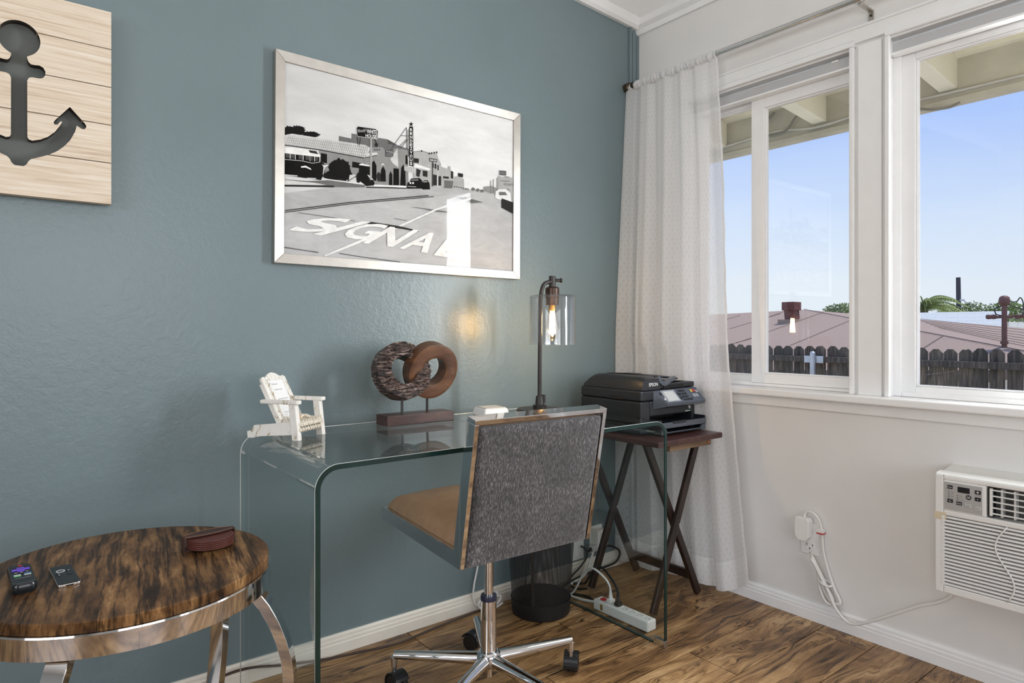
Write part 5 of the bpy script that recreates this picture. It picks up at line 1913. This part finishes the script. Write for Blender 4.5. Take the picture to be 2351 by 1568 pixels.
ckey('screen', .17, .16, .40, .84, LCD, .0016, .0003)
for r_i in range(4):
    for c_i in range(3 if r_i else 4):
        u = .52 + c_i * .055 - (0 if r_i else -.0)
        v = .12 + r_i * .21
        ckey('key', u, v, u + .042, v + .13, BLACKP)
ckey('key', .46, .50, .50, .70, BLACKP)
ckey('key', .46, .22, .50, .42, BLACKP)
ckey('start_key', .80, .66, .84, .86, YEL)
ckey('stop_key', .86, .66, .90, .86, RED)
ckey('wide_key', .78, .28, .84, .52, PSIL)
ckey('wide_key', .85, .28, .91, .52, PSIL)
ckey('power_key', .08, .62, .11, .80, BLACKP)
mb = MB()
for i in range(3):
    mb.add([cpp(.92, .74 - i * .1, .0007), cpp(.985, .74 - i * .1, .0007), cpp(.985, .78 - i * .1, .0007), cpp(.92, .78 - i * .1, .0007)], ((0, 1, 2, 3),)) if i < 2 else None
mb.add([cpp(.10, .25, .0007), cpp(.125, .25, .0007), cpp(.125, .40, .0007), cpp(.10, .40, .0007)], ((0, 1, 2, 3),))
mb.build('panel_print', WINK, cpn, fix=False)['kind'] = 'stuff'
# emblem on the front
mb = MB()
ex, ez = QX1 - .037, QZ + .092
mb.add([(ex, QY0 - .0006, ez - .010), (ex + .007, QY0 - .0006, ez), (ex, QY0 - .0006, ez + .010), (ex - .007, QY0 - .0006, ez)], ((0, 1, 2, 3),))
mb.add([(ex - .028, QY0 - .0006, ez - .0175), (ex - .004, QY0 - .0006, ez - .0175), (ex - .004, QY0 - .0006, ez - .0145), (ex - .028, QY0 - .0006, ez - .0145)], ((0, 1, 2, 3),))
mb.build('emblem_print', WINK, pr, fix=False)
MB().add([(ex - .004, QY0 - .0006, ez - .0175), (ex + .006, QY0 - .0006, ez - .0175), (ex + .006, QY0 - .0006, ez - .0145), (ex - .004, QY0 - .0006, ez - .0145)], ((0, 1, 2, 3),)).build('emblem_bar', GREENINK, pr, fix=False)
MB().add([(ex, QY0 - .0008, ez - .003), (ex + .003, QY0 - .0008, ez), (ex, QY0 - .0008, ez + .003), (ex - .003, QY0 - .0008, ez)], ((0, 1, 2, 3),)).build('emblem_core', INK, pr, fix=False)
# paper trays
ta = MB().box((QX0 + .060, QY0 - .052, QZ + .036), (QX1 - .004, QY0 + .095, QZ + .043)).build('output_tray', PRN, pr, bevel=.002)
MB().box((QX0 + .060, QY0 - .055, QZ + .028), (QX1 - .004, QY0 - .049, QZ + .050)).build('tray_front', PRNP, ta, bevel=.0015)
MB().box((QX0 + .12, QY0 - .057, QZ + .043), (QX0 + .20, QY0 - .047, QZ + .053)).build('tray_stop', PRN, ta, bevel=.001)
tb_ = MB().box((QX0 + .060, QY0 - .050, QZ + .006), (QX1 - .004, QY0 + .095, QZ + .012)).build('input_tray', PRN, pr, bevel=.002)
prof = [(QX0 + .060, .004), (QX0 + .082, .004), (QX0 + .090, .010), (QX1 - .036, .010), (QX1 - .030, .004), (QX1 - .004, .004), (QX1 - .004, .026), (QX1 - .026, .026), (QX1 - .034, .014), (QX0 + .092, .014), (QX0 + .084, .026), (QX0 + .060, .026)]
from mathutils.geometry import tessellate_polygon
q = [Vector((a, QY0 - .052, QZ + b)) for a, b in prof]
mb = MB()
tt = tessellate_polygon([q])
n_ = len(q)
mb.add(q + [p + Vector((0, .006, 0)) for p in q], [tuple(t_) for t_ in tt] + [tuple(i + n_ for i in t_) for t_ in tt] + [(i, (i + 1) % n_, n_ + (i + 1) % n_, n_ + i) for i in range(n_)])
mb.build('tray_face', PRNP, tb_)
for x_ in (QX0 + .056, QX1 - .006):
    MB().box((x_, QY0 - .05, QZ + .004), (x_ + .006, QY0 + .09, QZ + .060)).build('bay_cheek', PRN, pr, bevel=.002)
MB().box((QX0 + .03, QY1 - .004, QZ + .09), (QX1 - .03, QY1 + .018, QZ + .17)).build('rear_cover', PRN, pr, bevel=.004)

# ------------------------------------------------------------ office chair
HXc, HYc = 1.110, 1.530
ch = thing('office_chair', 'armless office chair with grey fabric back and tan seat', 'chair', (HXc, HYc, 0), math.radians(-2.5))
def cpart(name, m, mat, bevel=0, parent=None, **k):
    return m.build(name, mat, parent or ch, bevel=bevel, local=True, **k)
HWd = .207                                    # half width over the side bars
BY, BZ = -.195, .470                          # lower rear corner of the side bar
TY, TZb = -.264, .833                         # upper end
FY, FZ = .262, .490                           # front end of the seat bar
bdir = Vector((0, TY - BY, TZb - BZ)).normalized()
bnor = Vector((0, bdir.z, -bdir.y))           # towards the front
sdir = Vector((0, FY - BY, FZ - BZ)).normalized()
snor = Vector((0, -sdir.z, sdir.y))           # upwards
BD = .040                                     # bar depth
for s_ in (-1, 1):
    x_ = s_ * HWd
    A = Vector((0, BY, BZ))
    T = Vector((0, TY, TZb))
    Fp = Vector((0, FY, FZ))
    # inner corner of the L
    # intersection of lines A+bnor*BD + t*bdir and A+snor*BD + u*sdir
    p = A + bnor * BD
    q = A + snor * BD
    det = bdir.y * (-sdir.z) - (-sdir.y) * bdir.z
    rhs = q - p
    t_ = (rhs.y * (-sdir.z) - (-sdir.y) * rhs.z) / det
    I = p + bdir * t_
    poly = [A, Fp, Fp + snor * BD * .9, I, T + bnor * BD, T]
    q3 = [Vector((x_ - .006, v.y, v.z)) for v in poly]
    tt = tessellate_polygon([q3])
    n_ = len(q3)
    m = MB().add(q3 + [v + Vector((.012, 0, 0)) for v in q3], [tuple(a) for a in tt] + [tuple(i + n_ for i in a) for a in tt] + [(i, (i + 1) % n_, n_ + (i + 1) % n_, n_ + i) for i in range(n_)])
    cpart('side_bar', m, CHROME, .0012)
T = Vector((0, TY, TZb))
cpart('top_rail', MB().prism([T + Vector((-HWd - .006, 0, 0)), T + Vector((HWd + .006, 0, 0)), T + Vector((HWd + .006, 0, 0)) + bnor * BD, T + Vector((-HWd - .006, 0, 0)) + bnor * BD], bdir * .012), CHROME, .0012)
Fp = Vector((0, FY, FZ))
cpart('front_rail', MB().prism([Fp + Vector((-HWd, 0, 0)), Fp + Vector((HWd, 0, 0)), Fp + Vector((HWd, 0, 0)) + snor * .03, Fp + Vector((-HWd, 0, 0)) + snor * .03], sdir * .012), CHROME, .001)
# upholstered back: soft box between the bars
BL = Vector((0, TY - BY, TZb - BZ)).length
def cushion(w, l, th, nu=18, nv=18, edge=.012, crown=.010):
    """soft rectangular pad: local u across, v along, w thickness up; returns surfaces as MB grid pieces"""
    def prof(t_):
        d = min(t_, 1 - t_) * 2
        return min(1, (d / .16)) if d < .16 else 1
    def topf(u, v):
        e = math.sqrt(max(0, 1 - (1 - min(1, min(u, 1 - u) * w / edge)) ** 2)) * math.sqrt(max(0, 1 - (1 - min(1, min(v, 1 - v) * l / edge)) ** 2))
        return e * (th / 2) + crown * math.sin(PI * u) * math.sin(PI * v)
    return topf
def pad(w, l, th, edge, crown, frame, nu=24, nv=24, under=.6):
    f_ = cushion(w, l, th, edge=edge, crown=crown)
    m = MB()
    def warp(t_):
        # denser samples near the rim
        return .5 - .5 * math.cos(PI * t_)
    m.grid(lambda u, v: frame(warp(u) * w - w / 2, warp(v) * l, f_(warp(u), warp(v))), nu, nv)
    m.grid(lambda u, v: frame(warp(u) * w - w / 2, warp(v) * l, -f_(warp(u), warp(v)) * under), nu, nv)
    return m
cx0 = Vector((0, BY, BZ)) + bdir * -.004
def back_rear(a, b, h):
    return cx0 + bdir * b + Vector((a, 0, 0)) + bnor * .012 - bnor * h
def back_front(a, b, h):
    return cx0 + bdir * b + Vector((a, 0, 0)) + bnor * .030 + bnor * h
cpart('back_upholstery', pad(2 * HWd - .014, BL - .004, .030, .010, .003, back_rear, under=.5), FABRIC, smooth=True)
cpart('back_cushion', pad(2 * HWd - .014, BL - .004, .030, .012, .012, back_front, under=.4), LEATHER, smooth=True)
SL = (Vector((0, FY - BY, FZ - BZ))).length
s0 = Vector((0, BY, BZ)) + sdir * .045 + snor * .036
def seat_f(a, b, h):
    return s0 + sdir * b + Vector((a, 0, 0)) + snor * h
cpart('seat_cushion', pad(2 * HWd - .016, SL - .050, .070, .032, .036, seat_f, under=.55), LEATHER, smooth=True)
cpart('seat_pan', MB().box((-.12, -.12, .462), (.12, .14, .478)), BLACKS, .003)
# column and base
cpart('gas_lift', MB().cyl((0, 0, .28), (0, 0, .465), .0135, n=28), CHROME, angle=40)
cpart('collar', MB().lathe([(0, .298), (.022, .298), (.0235, .293), (.0235, .283), (0, .283)], n=32), plain('navy_collar', (.02, .022, .05), .3), angle=40)
cpart('column', MB().lathe([(0, .286), (.0225, .286), (.0228, .20), (.0228, .128), (0, .128)], n=36), CHROME, angle=40)
cpart('height_lever', MB().cyl((.05, .02, .455), (.17, .05, .448), .006, n=12), BLACKP)
base = cpart('hub', MB().lathe([(0, .062), (.010, .062), (.011, .085), (.019, .098), (.034, .104), (.036, .118), (.034, .130), (.028, .137), (.0235, .137), (.0235, .128), (0, .128)], n=40), CHROME, angle=40)
for k in range(5):
    a_ = math.radians(62 + 2.5 + 72 * k)
    d = Vector((math.cos(a_), math.sin(a_), 0))
    side = Vector((-d.y, d.x, 0))
    p0 = d * .026 + Vector((0, 0, .113))
    p1 = d * .282 + Vector((0, 0, .104))
    arm = MB().cyl(p0, p1, .0185, .0115, n=22).cyl(p1 - Vector((0, 0, .004)), p1 + Vector((0, 0, .0105)) - Vector((0, 0, .045)), .0105, .0095, n=18)
    ao = cpart('base_arm', arm, CHROME, .0008, angle=40)
    # twin wheel caster, rolling aside
    w_ang = a_ + (.9 if k % 2 else -.7)
    ax = Vector((math.cos(w_ang), math.sin(w_ang), 0))
    fw = Vector((-ax.y, ax.x, 0))
    c_ = p1 + fw * .016
    c_.z = .0285
    MB().cyl(Vector((p1.x, p1.y, .04)), Vector((p1.x, p1.y, .075)), .006, n=14).build('caster_stem', STEEL, ao, local=True)
    for sg in (-1, 1):
        m = MB()
        w0 = c_ + ax * (sg * .004)
        w1 = c_ + ax * (sg * .021)
        m.cyl(w0, w1, .0285, .026, n=28)
        m.build('caster_wheel', BLACKP, ao, local=True, bevel=.002)
    hood = []
    for i in range(11):
        t_ = math.radians(-15) + math.radians(170) * i / 10
        hood.append(c_ + fw * (-.0315 * math.cos(t_)) + Vector((0, 0, .0315 * math.sin(t_))))
    m = MB()
    for i in range(10):
        m.bar(hood[i], hood[i + 1], .044, .004, up=(hood[i] - c_))
    m.build('caster_hood', BLACKP, ao, local=True)

# ------------------------------------------------------------ wire waste basket
WBX, WBY = 1.612, 1.886
wb_ = thing('waste_basket', 'black wire mesh waste basket under the desk', 'bin', (WBX, WBY, 0))
r0, r1, hb = .110, .127, .285
def wall_(u, v):
    a_ = 2 * PI * u
    r = r0 + (r1 - r0) * v
    return Vector((WBX + r * math.cos(a_), WBY + r * math.sin(a_), .055 + (hb - .055) * v))
MB().grid(wall_, 48, 8, lambda u, v: (u * 2 * PI * .12, v * .23)).build('mesh_wall', WIRE, wb_, smooth=True, fix=False)
MB().lathe([(0, .004), (r0 - .006, 0), (r0 - .001, .004), (r0 + .0035, .058), (r0 + .0015, .058), (r0 - .006, .008), (0, .008)], (WBX, WBY, 0), 48).build('solid_bottom', BINB, wb_, angle=40)
MB().lathe([(r1 - .003, hb - .006), (r1 + .003, hb - .006), (r1 + .003, hb + .004), (r1 - .003, hb + .004)], (WBX, WBY, 0), 48, closed=True).build('rim', BLACKS, wb_, angle=40)
a_ = math.radians(215)
MB().bar((WBX + (r0 + .001) * math.cos(a_), WBY + (r0 + .001) * math.sin(a_), .05), (WBX + r1 * math.cos(a_), WBY + r1 * math.sin(a_), hb), .010, .003, up=(math.cos(a_), math.sin(a_), 0)).build('seam_strip', BLACKS, wb_)

# ------------------------------------------------------------ power strip, plugs and cords by the desk
PSX, PSY = 1.800, 1.640
ps = thing('power_strip', 'white power strip on the floor beside the glass desk', 'power strip', (PSX, PSY, 0), math.radians(1.5))
MB().box((-.024, -.130, .002), (.024, .130, .040)).build('body', WPLASTIC, ps, bevel=.005, seg=3, local=True)
for k in range(6):
    y_ = .058 - k * .034
    o = MB().box((-.013, y_ - .013, .040), (.013, y_ + .013, .0408)).build('socket', WPLASTIC, ps, local=True, bevel=.0003)
    MB().box((-.007, y_ + .003, .0408), (-.0055, y_ + .010, .0411)).build('slot', DARKV, o, local=True)
    MB().box((.0055, y_ + .003, .0408), (.007, y_ + .010, .0411)).build('slot', DARKV, o, local=True)
    MB().cyl((0, y_ - .006, .0408), (0, y_ - .006, .0411), .0025, n=10).build('slot', DARKV, o, local=True)
MB().box((-.010, .088, .040), (.010, .108, .0445)).build('rocker_switch', RED, ps, bevel=.001, local=True)
MB().box((-.0246, .082, .010), (-.0238, .094, .032)).build('rating_label', plain('brass_label', (.25, .17, .06), .4), ps, local=True)
def on_strip(y_, z_):
    return Vector((PSX, PSY + y_, z_))
def plug(label, y_, mat, pts, r):
    p = on_strip(y_, .041)
    t = thing('electrical_plug', label, 'plug', tuple(p))
    MB().prism([p + Vector(q) for q in ((-.013, -.011, .0), (.013, -.011, .0), (.013, .011, .0), (-.013, .011, .0))], (0, 0, .014)).build('plug_body', mat, t, bevel=.003)
    MB().cyl(p + Vector((0, 0, .012)), p + Vector((0, .002, .042)), .0085, .0045, n=14).build('strain_relief', mat, t, bevel=.001)
    MB().tube(smooth_path([p + Vector((0, .002, .036)), p + Vector((0, .006, .060))] + pts, 8), r, 8).build('cable', mat, t, smooth=True)
plug('white plug with an arching white cable in the power strip', .064, WPLASTIC, [Vector((1.800, 1.74, .125)), Vector((1.80, 1.80, .140)), Vector((1.81, 1.86, .10)), Vector((1.80, 1.89, .04)), Vector((1.79, 1.915, .008)), Vector((1.765, 1.96, .005))], .0042)
plug('black plug with an arching black cable in the power strip', .026, CORDB, [Vector((1.815, 1.72, .125)), Vector((1.845, 1.80, .135)), Vector((1.87, 1.87, .09)), Vector((1.88, 1.92, .03)), Vector((1.90, 1.965, .008)), Vector((1.86, 2.0, .006)), Vector((1.80, 1.985, .006)), Vector((1.79, 1.93, .012)), Vector((1.84, 1.93, .012))], .0045)
def cord(name, label, pts, r, mat, n=8):
    tag(MB().tube(smooth_path(pts, 8), r, n).build(name, mat, smooth=True), label, 'cord')
cord('white_floor_cord', 'thick white cable from the power strip to the wall socket', [(1.802, 1.769, .020), (1.795, 1.83, .008), (1.782, 1.90, .006), (1.80, 1.96, .006), (1.88, 1.995, .006), (1.955, 2.002, .02), (1.99, 2.004, .07), (2.012, 2.006, .115), (2.015, 2.018, .125)], .0052, CORDW)
cord('black_floor_cord', 'black cable looping across the floor past the tray table leg', [(1.815, 1.80, .006), (1.83, 1.86, .006), (1.80, 1.93, .006), (1.83, 1.99, .006), (1.93, 2.012, .012), (2.05, 2.016, .018), (2.15, 2.010, .028), (2.175, 2.005, .07), (2.14, 2.012, .10), (2.09, 2.02, .112)], .0048, CORDB)
cord('black_wall_cord', 'thin black cable hanging from the outlet plate behind the basket', [(1.965, 2.035, .132), (1.975, 2.015, .12), (1.975, 2.01, .09), (1.94, 2.012, .055), (1.885, 2.014, .02), (1.86, 1.99, .006), (1.855, 1.94, .006), (1.87, 1.90, .014)], .004, CORDB)
cord('brown_wall_cord', 'dark brown cord running along the baseboard under the desk', [(.30, 1.99, .010), (.45, 2.01, .045), (.56, 2.02, .055), (.68, 2.024, .030), (.80, 2.018, .010), (.93, 1.995, .006), (1.05, 1.975, .005), (1.17, 1.99, .005), (1.30, 2.005, .005), (1.45, 2.015, .006)], .0040, CORDBR)
t = thing('white_looped_cord', 'coiled white cord hanging down the wall behind the chair column', 'cord', (1.43, 2.03, .03))
MB().tube(smooth_path([(1.445, 2.035, .40), (1.44, 2.036, .28), (1.425, 2.034, .17), (1.405, 2.030, .10), (1.400, 2.026, .05), (1.42, 2.02, .020), (1.48, 2.015, .030), (1.50, 2.012, .055), (1.45, 2.010, .060), (1.41, 2.008, .035), (1.43, 2.004, .012), (1.49, 2.0, .018), (1.505, 1.998, .045), (1.45, 1.998, .048), (1.42, 1.996, .02), (1.46, 1.99, .008), (1.51, 1.99, .02)], 8), .0036, 8).build('cable', CORDW, t, smooth=True)
# outlet plate low on the blue wall
ol = thing('wall_outlet', 'white outlet plate low on the blue wall behind the basket', 'outlet', (1.957, YW, .07))
MB().box((1.920, YW - .006, .072), (1.992, YW, .188)).build('plate', WPLASTIC, ol, bevel=.002)
for zz in (.098, .150):
    MB().cyl((1.956, YW - .008, zz + .006), (1.956, YW - .0055, zz + .006), .017, n=20).build('receptacle', WPLASTIC, ol)
ad = thing('surge_adapter', 'white wall adapter with a red button beside the tray table leg', 'adapter', (2.07, YW, .10))
prof = [(2.036, .104), (2.085, .104), (2.098, .125), (2.098, .165), (2.085, .190), (2.036, .190)]
MB().prism([(a, YW - .048, b) for a, b in prof], (0, .042, 0)).build('adapter_body', WPLASTIC, ad, bevel=.003)
MB().cyl((2.068, YW - .051, .125), (2.068, YW - .047, .125), .006, n=16).build('reset_button', RED, ad, bevel=.001)
mb = MB()
for i in range(5):
    mb.box((2.046, YW - .0486, .145 + i * .007), (2.046 + (.036, .040, .030, .038, .026)[i], YW - .0479, .1475 + i * .007))
mb.build('rating_print', grey(.46), ad)['kind'] = 'stuff'
MB().box((2.030, YW - .006, .085), (2.105, YW, .200)).build('back_plate', WPLASTIC, ad, bevel=.002)
wp_ = thing('clear_plug', 'translucent grey plug low on the blue wall', 'plug', (2.02, YW - .04, .10))
MB().box((2.000, YW - .052, .108), (2.033, YW - .026, .130)).build('plug_body', GREYP, wp_, bevel=.004)
MB().cyl((2.002, YW - .04, .118), (1.985, YW - .042, .112), .008, .006, n=14).build('strain_relief', CORDB, wp_)

# ------------------------------------------------------------ round side table with chrome legs
EX, EY, EZ, ER = .207, 1.551, .575, .2725
et = thing('side_table', 'round rustic wood side table with chrome rim and curved legs', 'table', (EX, EY, 0))
MB().lathe([(0, -.020), (ER - .001, -.020), (ER, -.018), (ER, -.002), (ER - .002, 0), (0, 0)], (EX, EY, EZ), 96).build('table_top', RUSTIC, et, angle=40)
MB().lathe([(ER + .001, EZ - .0235), (ER + .0045, EZ - .0235), (ER + .0045, EZ - .060), (ER + .001, EZ - .060)], (EX, EY, 0), 96, closed=True).build('chrome_rim', CHROME, et, angle=40)
MB().lathe([(0, EZ - .0235), (ER + .0045, EZ - .0235), (ER + .0035, EZ - .0205), (0, EZ - .0205)], (EX, EY, 0), 96).build('support_disc', CHROME, et, angle=40)
for ang in (-30, 36, 150, 240):
    a_ = math.radians(ang)
    d = Vector((math.cos(a_), math.sin(a_), 0))
    sd_ = Vector((-d.y, d.x, 0))
    bulge = .085 if ang != 36 else .03
    pts = []
    for i in range(15):
        t_ = i / 14
        rad_ = ER - .026 + bulge * math.sin(PI * t_ ** .85) - .05 * t_ ** 2
        pts.append(Vector((EX, EY, 0)) + d * rad_ + Vector((0, 0, (EZ - .060) * (1 - t_))))
    m = MB()
    vs = []
    for i, p in enumerate(pts):
        tg = (pts[min(i + 1, 14)] - pts[max(i - 1, 0)]).normalized()
        nr_ = tg.cross(sd_).normalized()
        for aa, bb in ((-1, -1), (1, -1), (1, 1), (-1, 1)):
            vs.append(p + sd_ * (aa * .018) + nr_ * (bb * .011))
    fs = [(0, 1, 2, 3), (59, 58, 57, 56)]
    for i in range(14):
        for k in range(4):
            fs.append((i * 4 + k, i * 4 + (k + 1) % 4, i * 4 + 4 + (k + 1) % 4, i * 4 + 4 + k))
    m.add(vs, fs)
    m.build('leg', CHROME, et, bevel=.001, angle=40)
MB().lathe([(ER - .065, .012), (ER - .045, .012), (ER - .045, .018), (ER - .065, .018)], (EX, EY, 0), 64, closed=True).build('lower_ring', CHROME, et, angle=40)

# remotes
def rounded(w, l, r, n=6):
    P = []
    for cx_, cy_, a0 in ((w - r, l - r, 0), (-w + r, l - r, 90), (-w + r, -l + r, 180), (w - r, -l + r, 270)):
        for i in range(n + 1):
            a_ = math.radians(a0 + 90 * i / n)
            P.append((cx_ + r * math.cos(a_), cy_ + r * math.sin(a_)))
    return P
def remote_btn(par, x0, y0, x1, y1, z, mat, h=.0012, name='button'):
    return MB().box((x0, y0, z), (x1, y1, z + h)).build(name, mat, par, bevel=.0006, local=True)
r1 = thing('remote_control', 'chunky black remote control with a purple direction pad', 'remote control', (.033, 1.566, EZ), math.radians(3))
body = MB()
prof = rounded(.0195, .066, .012)
body.add([(a * .90, b * .96, .0) for a, b in prof] + [(a, b, .006) for a, b in prof] + [(a, b, .014) for a, b in prof] + [(a * .90, b * .965, .0185) for a, b in prof],
         [tuple(range(len(prof) - 1, -1, -1)), tuple(range(3 * len(prof), 4 * len(prof)))] + [(k * len(prof) + i, k * len(prof) + (i + 1) % len(prof), (k + 1) * len(prof) + (i + 1) % len(prof), (k + 1) * len(prof) + i) for k in range(3) for i in range(len(prof))])
body.build('body', plain('gloss_black', (.012, .014, .016), .18, var=.1), r1, local=True, angle=30)
z_ = .0185
MB().prism([(a * .86, b * .86 + .006, z_ - .0006) for a, b in prof], (0, 0, .0010)).build('face', plain('matte_face', (.022, .030, .034), .55), r1, local=True)
z_ = .0189
cr_ = MB()
cr_.box((-.014, .018, z_), (.014, .028, z_ + .0025)).build('direction_pad', PURPLE, r1, bevel=.002, local=True)
MB().box((-.006, .011, z_), (.006, .035, z_ + .0024)).build('direction_pad', PURPLE, r1, bevel=.002, local=True)
remote_btn(r1, -.013, .040, -.003, .047, z_, BLACKP)
remote_btn(r1, .003, .040, .013, .047, z_, BLACKP)
remote_btn(r1, -.003, .049, .004, .053, z_, RED, name='power_button')
for i, x_ in enumerate((-.012, -.0035, .005)):
    remote_btn(r1, x_, .0005, x_ + .007, .008, z_, BLACKP)
    remote_btn(r1, x_ + .0015, .003, x_ + .0055, .0045, z_ + .0012, WINK, .0002, 'button_mark')
for (x0, y0, mt) in ((-.013, -.009, WINK), (.003, -.006, plain('blue_label', (.12, .35, .6), .5)), (-.013, -.016, GREENINK), (.003, -.014, WINK)):
    remote_btn(r1, x0, y0, x0 + .011, y0 + .003, z_, mt, .0008, 'shortcut_button')
remote_btn(r1, -.012, -.028, .012, -.0272, z_ - .0002, grey(.46), .0003, 'print_line')
r2 = thing('remote_control', 'slim black remote control with a silver edge and white ring', 'remote control', (.100, 1.552, EZ), math.radians(4))
prof = rounded(.0185, .060, .006)
MB().prism([(a, b, 0) for a, b in prof], (0, 0, .0052)).build('metal_body', plain('champagne_aluminium', (.80, .74, .68), .25, .9), r2, local=True, bevel=.0012)
MB().prism([(a * .955, b * .985, .0052) for a, b in prof], (0, 0, .0014)).build('glass_face', plain('black_glass_face', (.010, .014, .015), .35), r2, local=True)
MB().lathe([(.0062, .0064), (.0062, .0072), (.0075, .0072), (.0075, .0064)], (-.004, .022, 0), 28, closed=True).build('menu_ring', WINK, r2, local=True)
for x_, y_ in ((-.009, .008), (-.009, -.003), (.009, .018)):
    MB().cyl((x_, y_, .0062), (x_, y_, .0073), .0045, n=18).build('button', BLACKP, r2, local=True)
    MB().box((x_ - .001, y_ - .001, .0073), (x_ + .0012, y_ + .001, .0075)).build('button_mark', WINK, r2, local=True)
MB().prism([(a * .2 + .009, b * .16 + .001, .0062) for a, b in rounded(.0225, .060, .018)], (0, 0, .0011)).build('volume_rocker', BLACKP, r2, local=True)
MB().box((-.006, -.0606, .0014), (.006, -.0598, .0036)).build('charging_port', DARKV, r2, local=True)

# leather coasters in their holder
CXc, CYc = .372, 1.575
CR = .049
dirc = math.radians(8)
def crot(v):
    return Vector((CXc + v[0] * math.cos(dirc) - v[1] * math.sin(dirc), CYc + v[0] * math.sin(dirc) + v[1] * math.cos(dirc), v[2]))
def coaster_mesh():
    m = MB().lathe([(0, 0), (CR - .001, 0), (CR, .001), (CR, .0028), (CR - .001, .0038), (0, .0038)], n=48).mesh('coaster')
    m.polygons.foreach_set('use_smooth', [False] * len(m.polygons))
    m.materials.append(REDLEATHER)
    return m
cmesh = coaster_mesh()
for i in range(5):
    o = bpy.data.objects.new('leather_coaster', cmesh)
    C.objects.link(o)
    o.location = (CXc, CYc, EZ + .0045 + i * .0042)
    tag(o, ('lowest oxblood leather coaster of the stack, resting on the strap', 'second oxblood leather coaster from the bottom of the stack', 'middle oxblood leather coaster of the stack of five', 'second oxblood leather coaster from the top of the stack', 'topmost oxblood leather coaster of the stack, under the strap')[i], 'coaster', 'stacked leather coasters')
hd = thing('coaster_holder', 'brown leather strap holder over the stack of coasters', 'coaster holder', (CXc, CYc, EZ))
hw = CR + .0045
ztop = EZ + .030
# lens shaped strap: wide in the middle, narrow at the ends
def lens(u):
    return .021 * (1 - (abs(u) * .86) ** 2) + .004
top = MB()
vs = []
NS = 24
for i in range(NS + 1):
    u = -1 + 2 * i / NS
    w = lens(u)
    for z_ in (ztop - .003, ztop):
        vs += [crot((u * hw, .006 - w * .55, z_)), crot((u * hw, .006 + w, z_))]
for i in range(NS):
    k, q = 4 * i, 4 * (i + 1)
    top.f += [[k, q, q + 1, k + 1], [k + 2, k + 3, q + 3, q + 2], [k, k + 2, q + 2, q], [k + 1, q + 1, q + 3, k + 3]]
    top.mi += [0] * 4
top.v = vs
top.f += [[0, 1, 3, 2], [4 * NS, 4 * NS + 2, 4 * NS + 3, 4 * NS + 1]]
top.mi += [0, 0]
top.build('strap_top', DKLEATHER, hd, bevel=.0008)
for s_ in (-1, 1):
    w = lens(1)
    MB().prism([crot((s_ * hw, .006 - w * .55, EZ)), crot((s_ * hw, .006 + w, EZ)), crot((s_ * (hw + .0025), .006 + w, EZ)), crot((s_ * (hw + .0025), .006 - w * .55, EZ))], (0, 0, ztop - EZ)).build('strap_end', DKLEATHER, hd, bevel=.0006)
MB().prism([crot((-hw, -.006, EZ)), crot((hw, -.006, EZ)), crot((hw, .014, EZ)), crot((-hw, .014, EZ))], (0, 0, .0035)).build('strap_bottom', DKLEATHER, hd)
for e_ in (-1, 1):
    pts = []
    for i in range(NS + 1):
        u = (-1 + 2 * i / NS) * .97
        w = lens(u)
        pts.append(crot((u * hw, .006 + (w - .002 if e_ > 0 else -w * .55 + .002), ztop + .0003)))
    for i in range(0, NS):
        a, b = pts[i], pts[i + 1]
        MB().tube([a, a.lerp(b, .6)], .0006, 5).build('stitch', STITCH, hd)
